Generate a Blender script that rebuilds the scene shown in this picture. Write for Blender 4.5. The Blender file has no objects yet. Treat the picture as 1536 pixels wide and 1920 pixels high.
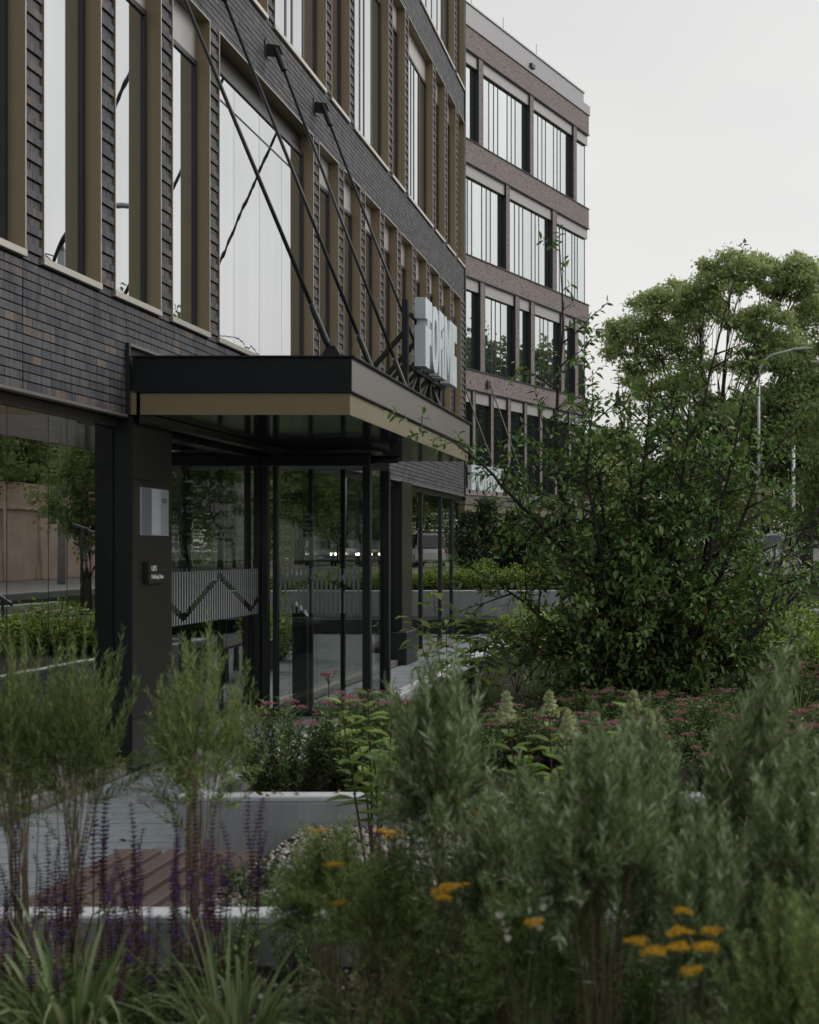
import bpy, bmesh, math, random
import numpy as np
from mathutils import Vector, Matrix, Euler

sc = bpy.context.scene
col = sc.collection
PI = math.pi
R = math.radians
F_PX, CX, CY, EYE = 2500.0, 1290.0, 1030.0, 1.75

# ------------------------------------------------------------------ camera, sky, sun, exposure
cam_d = bpy.data.cameras.new('camera')
cam = bpy.data.objects.new('camera', cam_d); col.objects.link(cam)
cam.location = (0, 0, EYE); cam.rotation_euler = (PI/2, 0, 0)
cam_d.sensor_fit = 'VERTICAL'; cam_d.sensor_height = 45.0; cam_d.sensor_width = 36.0
cam_d.lens = F_PX/1920*45.0
cam_d.shift_x = (768-CX)/1920.0
cam_d.shift_y = (CY-960)/1920.0
cam_d.clip_start = 0.05; cam_d.clip_end = 3000
cam_d.dof.use_dof = True; cam_d.dof.focus_distance = 14.0; cam_d.dof.aperture_fstop = 5.6
sc.camera = cam

world = bpy.data.worlds.new('World'); sc.world = world; world.use_nodes = True
wn = world.node_tree; wn.nodes.clear()
SUN_EL, SUN_AZ = R(38), R(62)          # azimuth from +Y towards +X
sky = wn.nodes.new('ShaderNodeTexSky'); sky.sky_type = 'NISHITA'; sky.sun_disc = False
sky.sun_elevation = SUN_EL; sky.sun_rotation = SUN_AZ
sky.air_density = 1.0; sky.dust_density = 4.0; sky.ozone_density = 1.0
hs = wn.nodes.new('ShaderNodeHueSaturation'); hs.inputs['Saturation'].default_value = 0.18
bg1 = wn.nodes.new('ShaderNodeBackground'); bg1.inputs['Strength'].default_value = 0.05
tcw = wn.nodes.new('ShaderNodeTexCoord')
nz = wn.nodes.new('ShaderNodeTexNoise'); nz.inputs['Scale'].default_value = 1.6; nz.inputs['Detail'].default_value = 3
rampw = wn.nodes.new('ShaderNodeValToRGB')
rampw.color_ramp.elements[0].position = 0.3; rampw.color_ramp.elements[0].color = (0.555, 0.552, 0.545, 1)
rampw.color_ramp.elements[1].position = 0.7; rampw.color_ramp.elements[1].color = (0.69, 0.678, 0.650, 1)
bg2 = wn.nodes.new('ShaderNodeBackground'); bg2.inputs['Strength'].default_value = 0.80
addw = wn.nodes.new('ShaderNodeAddShader'); wo = wn.nodes.new('ShaderNodeOutputWorld')
L = wn.links.new
L(sky.outputs[0], hs.inputs['Color']); L(hs.outputs[0], bg1.inputs['Color'])
mpw = wn.nodes.new('ShaderNodeMapping'); mpw.inputs['Scale'].default_value = (1, 1, 3.2); L(tcw.outputs['Generated'], mpw.inputs['Vector']); L(mpw.outputs[0], nz.inputs['Vector']); L(nz.outputs['Fac'], rampw.inputs[0]); L(rampw.outputs[0], bg2.inputs['Color'])
L(bg1.outputs[0], addw.inputs[0]); L(bg2.outputs[0], addw.inputs[1]); L(addw.outputs[0], wo.inputs[0])

sun_d = bpy.data.lights.new('sun', 'SUN'); sun_d.energy = 0.8; sun_d.angle = R(25); sun_d.color = (1, .96, .9)
sun = bpy.data.objects.new('sun', sun_d); col.objects.link(sun)
sdir = Vector((math.sin(SUN_AZ)*math.cos(SUN_EL), math.cos(SUN_AZ)*math.cos(SUN_EL), math.sin(SUN_EL)))
sun.rotation_euler = sdir.to_track_quat('Z', 'Y').to_euler()
sc.view_settings.view_transform = 'Standard'; sc.view_settings.look = 'None'
sc.view_settings.exposure = 0.12; sc.view_settings.gamma = 1.0; sc.view_settings.use_curve_mapping = False
sc.cycles.max_bounces = 8; sc.cycles.transparent_max_bounces = 12
sc.cycles.use_denoising = True

rng = random.Random(7)
nr = np.random.RandomState(11)

def at(px, py, y):
    """world point of a measured photo position at depth y"""
    return Vector(((px-CX)*y/F_PX, y, EYE+(CY-py)*y/F_PX))

# ------------------------------------------------------------------ materials
def newmat(name):
    m = bpy.data.materials.new(name); m.use_nodes = True
    nt = m.node_tree; nt.nodes.clear()
    o = nt.nodes.new('ShaderNodeOutputMaterial')
    return m, nt, o

def N(nt, t, **kw):
    n = nt.nodes.new(t)
    for k, v in kw.items():
        if k in n.inputs: n.inputs[k].default_value = v
        else: setattr(n, k, v)
    return n

def c4(c): return (c[0], c[1], c[2], 1)

def ramp(nt, stops):
    r = nt.nodes.new('ShaderNodeValToRGB')
    e = r.color_ramp.elements
    while len(e) < len(stops): e.new(0.5)
    for i, (p, c) in enumerate(stops): e[i].position = p; e[i].color = c4(c)
    return r

def pbr(name, c, rough=.5, metal=0, spec=.5, var=.12, scale=6, bump=0, stretch=None, fine=0):
    m, nt, o = newmat(name); l = nt.links.new
    p = N(nt, 'ShaderNodeBsdfPrincipled', Roughness=rough, Metallic=metal)
    p.inputs['Specular IOR Level'].default_value = spec
    tc = N(nt, 'ShaderNodeTexCoord'); mp = N(nt, 'ShaderNodeMapping')
    if stretch: mp.inputs['Scale'].default_value = stretch
    l(tc.outputs['Object'], mp.inputs['Vector'])
    nz = N(nt, 'ShaderNodeTexNoise', Scale=scale, Detail=6, Roughness=.6)
    l(mp.outputs[0], nz.inputs['Vector'])
    r = ramp(nt, [(.25, [x*(1-var) for x in c]), (.75, [x*(1+var) for x in c])])
    l(nz.outputs['Fac'], r.inputs[0])
    if fine:
        n2 = N(nt, 'ShaderNodeTexNoise', Scale=scale*25, Detail=3)
        l(mp.outputs[0], n2.inputs['Vector'])
        mx = N(nt, 'ShaderNodeMix', data_type='RGBA', blend_type='OVERLAY'); mx.inputs[0].default_value = fine
        l(r.outputs[0], mx.inputs[6]); l(n2.outputs['Fac'], mx.inputs[7]); l(mx.outputs[2], p.inputs['Base Color'])
    else:
        l(r.outputs[0], p.inputs['Base Color'])
    rr = N(nt, 'ShaderNodeMapRange'); rr.inputs['To Min'].default_value = max(rough-.08, .02); rr.inputs['To Max'].default_value = min(rough+.1, 1)
    l(nz.outputs['Fac'], rr.inputs['Value']); l(rr.outputs[0], p.inputs['Roughness'])
    if bump:
        b = N(nt, 'ShaderNodeBump', Strength=bump, Distance=.01)
        n3 = N(nt, 'ShaderNodeTexNoise', Scale=scale*12, Detail=4)
        l(mp.outputs[0], n3.inputs['Vector']); l(n3.outputs['Fac'], b.inputs['Height']); l(b.outputs[0], p.inputs['Normal'])
    l(p.outputs[0], o.inputs[0])
    return m

def leafmat(name, stops, tr=.3, rough=.5, spec=.25):
    m, nt, o = newmat(name); l = nt.links.new
    g = N(nt, 'ShaderNodeNewGeometry'); oi = N(nt, 'ShaderNodeObjectInfo')
    a = N(nt, 'ShaderNodeMath', operation='ADD'); f = N(nt, 'ShaderNodeMath', operation='FRACT')
    l(g.outputs['Random Per Island'], a.inputs[0]); l(oi.outputs['Random'], a.inputs[1]); l(a.outputs[0], f.inputs[0])
    r = ramp(nt, stops); l(f.outputs[0], r.inputs[0])
    p = N(nt, 'ShaderNodeBsdfPrincipled', Roughness=rough); p.inputs['Specular IOR Level'].default_value = spec
    t = N(nt, 'ShaderNodeBsdfTranslucent'); mx = N(nt, 'ShaderNodeMixShader'); mx.inputs[0].default_value = tr
    hsv = N(nt, 'ShaderNodeHueSaturation', Saturation=1.15, Value=1.25); l(r.outputs[0], hsv.inputs['Color'])
    l(r.outputs[0], p.inputs['Base Color']); l(hsv.outputs[0], t.inputs['Color'])
    l(p.outputs[0], mx.inputs[1]); l(t.outputs[0], mx.inputs[2]); l(mx.outputs[0], o.inputs[0])
    return m

def glassmat(name, refl, tint, inner, rough=.0, bump=.02, transp=True):
    """coated pane: a mirror share that grows at grazing angles, the rest looks through (or on a dark blind)"""
    m, nt, o = newmat(name); l = nt.links.new
    lw = N(nt, 'ShaderNodeFresnel', IOR=1.5)
    mr = N(nt, 'ShaderNodeMapRange'); mr.inputs['From Min'].default_value = .04; mr.inputs['From Max'].default_value = .5
    mr.inputs['To Min'].default_value = refl[0]; mr.inputs['To Max'].default_value = refl[1]
    l(lw.outputs[0], mr.inputs['Value'])
    tc = N(nt, 'ShaderNodeTexCoord'); mp = N(nt, 'ShaderNodeMapping'); mp.inputs['Scale'].default_value = (1, 1, .16)
    l(tc.outputs['Object'], mp.inputs['Vector'])
    nz = N(nt, 'ShaderNodeTexNoise', Scale=2.3, Detail=1.5); l(mp.outputs[0], nz.inputs['Vector'])
    b = N(nt, 'ShaderNodeBump', Strength=bump, Distance=.05); l(nz.outputs['Fac'], b.inputs['Height'])
    g = N(nt, 'ShaderNodeBsdfGlossy', Roughness=rough); l(b.outputs[0], g.inputs['Normal'])
    mp2 = N(nt, 'ShaderNodeMapping'); mp2.inputs['Scale'].default_value = (1.5, 1.5, .12); oi = N(nt, 'ShaderNodeObjectInfo')
    av = N(nt, 'ShaderNodeVectorMath', operation='ADD'); l(tc.outputs['Object'], av.inputs[0]); l(oi.outputs['Random'], av.inputs[1]); l(av.outputs[0], mp2.inputs['Vector'])
    n2 = N(nt, 'ShaderNodeTexNoise', Scale=2.2, Detail=4); l(mp2.outputs[0], n2.inputs['Vector'])
    r2 = ramp(nt, [(.3, [x*.93 for x in tint]), (.7, tint)]); l(n2.outputs['Fac'], r2.inputs[0])
    ob = N(nt, 'ShaderNodeMapRange'); ob.inputs['To Min'].default_value = .90; ob.inputs['To Max'].default_value = 1.0; l(oi.outputs['Random'], ob.inputs['Value'])
    mu = N(nt, 'ShaderNodeMix', data_type='RGBA', blend_type='MULTIPLY'); mu.inputs[0].default_value = 1
    l(r2.outputs[0], mu.inputs[6]); l(ob.outputs[0], mu.inputs[7]); l(mu.outputs[2], g.inputs['Color'])
    if transp:
        t = N(nt, 'ShaderNodeBsdfTransparent'); t.inputs['Color'].default_value = c4(inner)
    else:
        t = N(nt, 'ShaderNodeBsdfDiffuse'); t.inputs['Color'].default_value = c4(inner)
    mx = N(nt, 'ShaderNodeMixShader'); l(mr.outputs[0], mx.inputs[0]); l(t.outputs[0], mx.inputs[1]); l(g.outputs[0], mx.inputs[2])
    l(mx.outputs[0], o.inputs[0])
    return m

def brickmat(name, stops):
    m, nt, o = newmat(name); l = nt.links.new
    g = N(nt, 'ShaderNodeNewGeometry'); oi = N(nt, 'ShaderNodeObjectInfo')
    a = N(nt, 'ShaderNodeMath', operation='ADD'); f = N(nt, 'ShaderNodeMath', operation='FRACT')
    l(g.outputs['Random Per Island'], a.inputs[0]); l(oi.outputs['Random'], a.inputs[1]); l(a.outputs[0], f.inputs[0])
    r = ramp(nt, stops); l(f.outputs[0], r.inputs[0])
    tc = N(nt, 'ShaderNodeNewGeometry'); mp = N(nt, 'ShaderNodeMapping'); mp.inputs['Scale'].default_value = (30, 30, 3)
    l(tc.outputs['Position'], mp.inputs['Vector'])
    nz = N(nt, 'ShaderNodeTexNoise', Scale=1.0, Detail=4); l(mp.outputs[0], nz.inputs['Vector'])
    nb = N(nt, 'ShaderNodeTexNoise', Scale=5.0, Detail=3); l(tc.outputs['Position'], nb.inputs['Vector'])
    mr = N(nt, 'ShaderNodeMapRange'); mr.inputs['From Min'].default_value = .3; mr.inputs['From Max'].default_value = .7
    mr.inputs['To Min'].default_value = .6; mr.inputs['To Max'].default_value = 1.45; l(nz.outputs['Fac'], mr.inputs['Value'])
    mu = N(nt, 'ShaderNodeMix', data_type='RGBA', blend_type='MULTIPLY'); mu.inputs[0].default_value = 1
    l(r.outputs[0], mu.inputs[6]); l(mr.outputs[0], mu.inputs[7])
    p = N(nt, 'ShaderNodeBsdfPrincipled', Roughness=.62); p.inputs['Specular IOR Level'].default_value = .35
    l(mu.outputs[2], p.inputs['Base Color'])
    b = N(nt, 'ShaderNodeBump', Strength=.5, Distance=.004); l(nz.outputs['Fac'], b.inputs['Height']); l(b.outputs[0], p.inputs['Normal'])
    l(p.outputs[0], o.inputs[0])
    return m

def emis(name, c, s):
    m, nt, o = newmat(name); e = N(nt, 'ShaderNodeEmission', Strength=s); e.inputs['Color'].default_value = c4(c)
    nt.links.new(e.outputs[0], o.inputs[0]); return m

M = {}
M['bronze'] = pbr('bronze_metal', (.25, .20, .122), .42, .2, .5, .06, 2, stretch=(1, 1, .3))
M['bronze_light'] = pbr('bronze_fascia', (.30, .265, .185), .33, .4, .5, .08, 1.5, stretch=(1, 1, .4))
M['edge'] = pbr('pale_sill_metal', (.50, .47, .42), .35, .6, .5, .05, 4)
M['dark'] = pbr('dark_frame_paint', (.018, .020, .022), .38, 0, .5, .1, 5)
M['black'] = pbr('black_steel', (.012, .014, .016), .42, 0, .45, .1, 8)
M['navy'] = pbr('dark_navy_fascia', (.010, .0135, .017), .45, 0, .3, .06, 1.5)
M['fascia'] = pbr('grey_brown_fascia', (.24, .22, .205), .32, .4, .5, .06, 2, stretch=(1, 3, .4))
M['colmetal'] = pbr('dark_bronze_cladding', (.036, .033, .028), .3, .35, .5, .1, 2, stretch=(1, 1, .3))
M['colnavy'] = pbr('dark_column_cladding', (.009, .0125, .015), .45, 0, .3, .08, 2)
M['header'] = pbr('header_panel', (.42, .40, .39), .4, .3, .5, .04, 3)
M['fasciab'] = pbr('blue_grey_fascia', (.25, .25, .26), .4, .3, .5, .06, 2)
M['headerb'] = pbr('header_panel_grey', (.36, .35, .35), .5, .1, .5, .04, 3)
M['soffit'] = pbr('glossy_soffit', (.014, .017, .019), .09, 0, .8, .05, 3)
M['glass'] = glassmat('mirror_glass', (.70, .92), (.91, .925, .94), (.02, .024, .026), bump=.028, transp=False)
M['glassb'] = glassmat('far_glass', (.55, .85), (.84, .89, .90), (.02, .03, .032), bump=.02, transp=False)
M['glassg'] = glassmat('shop_glass', (.66, .96), (.92, .93, .89), (.45, .50, .48), bump=.03)
M['clear'] = glassmat('door_glass', (.05, .45), (.9, .93, .9), (.90, .92, .91), bump=.02)
M['brick'] = brickmat('dark_brick', [(0, (0.0484, 0.052, 0.063)), (0.35, (0.0651, 0.067, 0.0788)), (0.65, (0.0781, 0.078, 0.0861)), (0.86, (0.0837, 0.079, 0.0819)), (0.95, (0.1256, 0.098, 0.0819)), (1, (0.0521, 0.062, 0.0756))])
M['mortar'] = pbr('dark_mortar', (.016, .016, .017), .9, 0, .2, .2, 30)
M['concrete'] = pbr('planter_concrete', (.35, .365, .385), .75, 0, .3, .20, 2.2, stretch=(2.5, 2.5, .7), bump=.15, fine=.2)
M['coping'] = pbr('planter_coping', (.58, .61, .64), .55, 0, .4, .07, 4, fine=.1)
M['pave'] = pbr('blue_grey_paver', (.185, .215, .235), .68, 0, .35, .24, 5, bump=.2, fine=.2)
M['paved'] = pbr('paving_bed', (.06, .065, .07), .9, 0, .2, .1, 5)
M['asphalt'] = pbr('asphalt', (.21, .20, .195), .8, 0, .3, .15, 2, bump=.2, fine=.2)
M['soil'] = pbr('soil', (.035, .03, .025), .95, 0, .1, .3, 8, bump=.6)
M['earth'] = pbr('grass_bank', (.05, .075, .025), .95, 0, .1, .35, 4, bump=.5)
M['wood'] = pbr('bench_wood', (.10, .070, .062), .6, 0, .3, .2, 5, stretch=(6, .6, 6), bump=.2)
M['bark'] = pbr('dark_bark', (.045, .040, .036), .85, 0, .2, .25, 14, bump=.4)
M['twig'] = pbr('tan_stem', (.26, .205, .13), .8, 0, .2, .25, 20)
M['twigd'] = pbr('brown_stem', (.17, .13, .085), .8, 0, .2, .25, 20)
M['redstem'] = pbr('red_brown_stem', (.075, .032, .028), .7, 0, .3, .2, 20)
M['greenstem'] = pbr('green_stem', (.07, .095, .045), .7, 0, .3, .2, 20)
M['sign'] = pbr('pale_blue_enamel', (.60, .68, .72), .22, 0, .6, .03, 3)
M['greypole'] = pbr('galvanised_pole', (.40, .42, .43), .45, .4, .5, .1, 4)
M['whitepaint'] = pbr('white_paint', (.72, .73, .74), .4, 0, .5, .04, 4)
M['carglass'] = pbr('car_glass', (.02, .025, .03), .06, 0, .8, .05, 2)
M['tyre'] = pbr('tyre', (.02, .02, .02), .8)
M['rim'] = pbr('rim', (.4, .4, .41), .3, .8)
M['beige'] = pbr('beige_render', (.50, .45, .38), .85, 0, .2, .1, 2)
M['fence'] = pbr('weathered_concrete_fence', (.60, .47, .39), .85, 0, .2, .2, 1.5, bump=.3, fine=.2)
M['frost'] = pbr('frosted_film', (.25, .265, .27), .7, 0, .3, .02, 3)
M['interior'] = pbr('dim_interior', (.10, .095, .085), .8, 0, .3, .15, 1)
M['print_light'] = pbr('display_pale', (.60, .65, .71), .3, 0, .5, .03, 3)
M['print_mid'] = pbr('display_mid', (.40, .43, .47), .3, 0, .5, .03, 3)
M['print_dark'] = pbr('display_dark', (.19, .21, .25), .3, 0, .5, .05, 3)
M['lamp'] = emis('lit_headlamp', (1, .88, .68), 14)
M['redlamp'] = pbr('tail_lamp', (.28, .03, .02), .2)
M['stone'] = leafmat('gravel_stone', [(0, (.18, .17, .165)), (.35, (.30, .275, .265)), (.65, (.42, .39, .38)), (.85, (.28, .22, .20)), (1, (.52, .50, .49))], tr=0, rough=.8)
M['willow'] = leafmat('willow_leaf', [(0, (0.0672, 0.112, 0.0403)), (0.35, (0.14, 0.2128, 0.0874)), (0.7, (0.2184, 0.308, 0.14)), (0.88, (0.3472, 0.4312, 0.2632)), (1, (0.4816, 0.56, 0.4032))], .25, .5, .3)  # palest stops put leaf highlights into the colour, leaf by leaf
M['willowd'] = leafmat('willow_leaf_green', [(0, (0.0672, 0.1176, 0.0336)), (0.5, (0.1568, 0.2352, 0.0762)), (1, (0.3136, 0.4032, 0.1568))], .28, .5, .3)
M['service'] = leafmat('serviceberry_leaf', [(0.0, (0.0611, 0.1265, 0.038)), (0.4, (0.1, 0.1868, 0.0524)), (0.72, (0.1444, 0.2528, 0.0665)), (0.9, (0.2219, 0.3298, 0.0904)), (0.97, (0.162, 0.2322, 0.081)), (1, (0.1836, 0.1296, 0.0486))], .22, .45, .35)
M['spirea'] = leafmat('spirea_leaf', [(0, (0.0523, 0.0999, 0.0381)), (0.6, (0.1071, 0.1785, 0.0619)), (1, (0.2023, 0.2855, 0.0952))], .22, .5, .3)
M['lime'] = leafmat('light_green_leaf', [(0, (0.1466, 0.2328, 0.0517)), (0.5, (0.2243, 0.3362, 0.0775)), (1, (0.345, 0.4657, 0.1207))], .38, .5, .3)
M['hydr'] = leafmat('hydrangea_leaf', [(0, (0.1309, 0.2182, 0.0488)), (0.6, (0.2008, 0.3143, 0.0734)), (1, (0.2968, 0.419, 0.1135))], .35, .45, .35)
M['cream'] = leafmat('cream_floret', [(0, (.30, .36, .18)), (.5, (.46, .50, .30)), (1, (.60, .62, .42))], .3, .7)
M['pink'] = leafmat('pink_floret', [(0, (0.24, 0.084, 0.12)), (0.5, (0.396, 0.156, 0.204)), (1, (0.504, 0.24, 0.276))], .25, .7)
M['yellow'] = leafmat('yellow_floret', [(0, (0.396, 0.22, 0.0165)), (0.5, (0.572, 0.341, 0.022)), (1, (0.682, 0.44, 0.044))], .15, .7)
M['violet'] = leafmat('violet_floret', [(0, (0.0506, 0.0394, 0.18)), (0.5, (0.0788, 0.0562, 0.2475)), (1, (0.1237, 0.0675, 0.2137))], .25, .6)
M['maroon'] = leafmat('maroon_calyx', [(0, (0.054, 0.0198, 0.0315)), (0.5, (0.09, 0.036, 0.054)), (1, (0.117, 0.054, 0.0765))], .2, .6)
M['whiteflower'] = leafmat('white_petal', [(0, (.55, .53, .46)), (1, (.75, .73, .66))], .3, .6)
M['grass'] = leafmat('striped_grass', [(0, (0.0959, 0.1544, 0.0535)), (0.5, (0.1693, 0.2376, 0.0909)), (0.8, (0.2934, 0.3564, 0.1818)), (1, (0.3725, 0.4277, 0.2352))], .3, .5, .3)
M['grassd'] = leafmat('dark_grass', [(0, (0.078, 0.1326, 0.0468)), (0.6, (0.1482, 0.2106, 0.078)), (1, (0.2808, 0.3276, 0.156))], .3, .5, .3)
M['weed'] = leafmat('weed_leaf', [(0, (0.0733, 0.1465, 0.0377)), (0.6, (0.1256, 0.2302, 0.0628)), (1, (0.2093, 0.3244, 0.0942))], .3, .5, .3)
M['oak'] = leafmat('park_tree_leaf', [(0, (0.2399, 0.2945, 0.1232)), (0.5, (0.3456, 0.4105, 0.1904)), (1, (0.4799, 0.5353, 0.2914))], .4, .6, .2)  # paled in the leaf colour in place of distance haze
M['dkoak'] = leafmat('dark_tree_leaf', [(0, (0.1021, 0.1493, 0.0579)), (0.5, (0.1571, 0.2199, 0.0883)), (1, (0.2356, 0.2984, 0.1285))], .35, .6, .2)
M['conifer'] = leafmat('conifer_needles', [(0, (0.0317, 0.0605, 0.0288)), (0.6, (0.0504, 0.0864, 0.0403)), (1, (0.0864, 0.1224, 0.0576))], .15, .6, .2)
M['berry'] = pbr('dark_berry', (.03, .012, .018), .35)

# B's brick: too far off to tell the bricks apart
def far_brick():
    m, nt, o = newmat('far_brick'); l = nt.links.new
    tc = N(nt, 'ShaderNodeTexCoord'); s = N(nt, 'ShaderNodeSeparateXYZ'); cb = N(nt, 'ShaderNodeCombineXYZ')
    l(tc.outputs['Object'], s.inputs[0]); l(s.outputs[0], cb.inputs[0]); l(s.outputs[2], cb.inputs[1])
    b = N(nt, 'ShaderNodeTexBrick', Scale=1.0); b.inputs['Brick Width'].default_value = .25; b.inputs['Row Height'].default_value = .075
    b.inputs['Mortar Size'].default_value = .011; b.inputs['Bias'].default_value = .1
    b.inputs['Color1'].default_value = (.255, .20, .185, 1); b.inputs['Color2'].default_value = (.19, .15, .145, 1); b.inputs['Mortar'].default_value = (.26, .245, .24, 1)
    l(cb.outputs[0], b.inputs['Vector'])
    mp = N(nt, 'ShaderNodeMapping'); mp.inputs['Scale'].default_value = (4, 4, 13); l(tc.outputs['Object'], mp.inputs['Vector'])
    nz = N(nt, 'ShaderNodeTexNoise', Scale=1.6, Detail=2); l(mp.outputs[0], nz.inputs['Vector'])
    r = ramp(nt, [(.32, (.10, .085, .09)), (.42, (.9, .9, .9)), (.75, (1.15, 1.1, 1.05))]); l(nz.outputs['Fac'], r.inputs[0])
    mu = N(nt, 'ShaderNodeMix', data_type='RGBA', blend_type='MULTIPLY'); mu.inputs[0].default_value = .85
    l(b.outputs['Color'], mu.inputs[6]); l(r.outputs[0], mu.inputs[7])
    p = N(nt, 'ShaderNodeBsdfPrincipled', Roughness=.8); l(mu.outputs[2], p.inputs['Base Color'])
    bp = N(nt, 'ShaderNodeBump', Strength=.6, Distance=.01); l(b.outputs['Fac'], bp.inputs['Height']); bp.invert = True; l(bp.outputs[0], p.inputs['Normal'])
    l(p.outputs[0], o.inputs[0]); return m
M['brickb'] = far_brick()

# ------------------------------------------------------------------ builders
def tag(o, label=None, cat=None, group=None, kind=None):
    if label: o['label'] = label
    if cat: o['category'] = cat
    if group: o['group'] = group
    if kind: o['kind'] = kind
    return o

def thing(name, label, cat, loc=(0, 0, 0), group=None, rz=0):
    o = bpy.data.objects.new(name, None); col.objects.link(o); o.location = loc; o.rotation_euler = (0, 0, rz)
    o.empty_display_size = .1
    return tag(o, label, cat, group)

def wloc(p):
    v = Vector((0, 0, 0))
    while p is not None:
        v += p.location; p = p.parent
    return v

def link(name, me, mat, parent=None, kind=None, label=None):
    o = bpy.data.objects.new(name, me); col.objects.link(o)
    if mat is not None and not me.materials: me.materials.append(mat)
    if parent is not None: o.parent = parent
    if kind: o['kind'] = kind
    if label: o['label'] = label
    return o

class MB:
    def __init__(s): s.v = []; s.f = []
    def box(s, x0, x1, y0, y1, z0, z1):
        b = len(s.v)
        s.v += [(x0, y0, z0), (x1, y0, z0), (x1, y1, z0), (x0, y1, z0), (x0, y0, z1), (x1, y0, z1), (x1, y1, z1), (x0, y1, z1)]
        s.f += [(b, b+3, b+2, b+1), (b+4, b+5, b+6, b+7), (b, b+1, b+5, b+4), (b+1, b+2, b+6, b+5), (b+2, b+3, b+7, b+6), (b+3, b, b+4, b+7)]
        return s
    def poly(s, pts):
        b = len(s.v); s.v += [tuple(p) for p in pts]; s.f.append(tuple(range(b, b+len(pts)))); return s
    def prism(s, pts, axis, a, b_):
        """outline in the two other axes (u, v), extruded from a to b_ along axis"""
        def mk(u, v, w): return {'x': (w, u, v), 'y': (u, w, v), 'z': (u, v, w)}[axis]
        b = len(s.v); n = len(pts)
        s.v += [mk(u, v, a) for u, v in pts] + [mk(u, v, b_) for u, v in pts]
        s.f.append(tuple(range(b, b+n))[::-1]); s.f.append(tuple(range(b+n, b+2*n)))
        for i in range(n):
            j = (i+1) % n; s.f.append((b+i, b+j, b+n+j, b+n+i))
        return s
    def tube(s, pts, radii, n=6, cap=True):
        pts = [Vector(p) for p in pts]
        if not hasattr(radii, '__len__'): radii = [radii]*len(pts)
        b = len(s.v)
        t0 = (pts[1]-pts[0]).normalized(); u = t0.orthogonal().normalized()
        for i, p in enumerate(pts):
            t = (pts[min(i+1, len(pts)-1)]-pts[max(i-1, 0)]).normalized()
            u = (u-t*u.dot(t)); u = u.normalized() if u.length > 1e-6 else t.orthogonal().normalized()
            w = t.cross(u)
            for k in range(n):
                a = 2*PI*k/n
                s.v.append(tuple(p+(u*math.cos(a)+w*math.sin(a))*radii[i]))
        for i in range(len(pts)-1):
            for k in range(n):
                k2 = (k+1) % n
                s.f.append((b+i*n+k, b+i*n+k2, b+(i+1)*n+k2, b+(i+1)*n+k))
        if cap:
            s.f.append(tuple(b+k for k in range(n))[::-1]); e = b+(len(pts)-1)*n; s.f.append(tuple(e+k for k in range(n)))
        return s
    def mesh(s, name, off=(0, 0, 0), smooth=False):
        me = bpy.data.meshes.new(name)
        o = Vector(off)
        me.from_pydata([(v[0]-o.x, v[1]-o.y, v[2]-o.z) for v in s.v], [], s.f)
        me.update()
        if smooth: me.polygons.foreach_set('use_smooth', [True]*len(me.polygons))
        return me
    def fixed(s, name, off=(0, 0, 0), smooth=False):
        me = s.mesh(name, off, smooth)
        bm = bmesh.new(); bm.from_mesh(me); bmesh.ops.recalc_face_normals(bm, faces=bm.faces); bm.to_mesh(me); bm.free()
        return me
    def build(s, name, mat, parent=None, kind=None, label=None, bevel=0, smooth=False, local=False):
        me = s.fixed(name, (0, 0, 0) if (local or parent is None) else wloc(parent), smooth)
        o = link(name, me, mat, parent, kind, label)
        if bevel:
            bv = o.modifiers.new('bevel', 'BEVEL'); bv.width = bevel; bv.segments = 1; bv.limit_method = 'ANGLE'
        return o

def np_mesh(name, V, Fc):
    me = bpy.data.meshes.new(name)
    V = np.asarray(V, dtype=np.float32); Fc = np.asarray(Fc, dtype=np.int32)
    k = Fc.shape[1]
    me.vertices.add(len(V)); me.vertices.foreach_set('co', V.ravel())
    me.loops.add(Fc.size); me.loops.foreach_set('vertex_index', Fc.ravel())
    me.polygons.add(len(Fc)); me.polygons.foreach_set('loop_start', np.arange(0, Fc.size, k, dtype=np.int32))
    me.update(calc_edges=True)
    return me

def unit(a): return a/np.maximum(np.linalg.norm(a, axis=1, keepdims=True), 1e-9)

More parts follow.
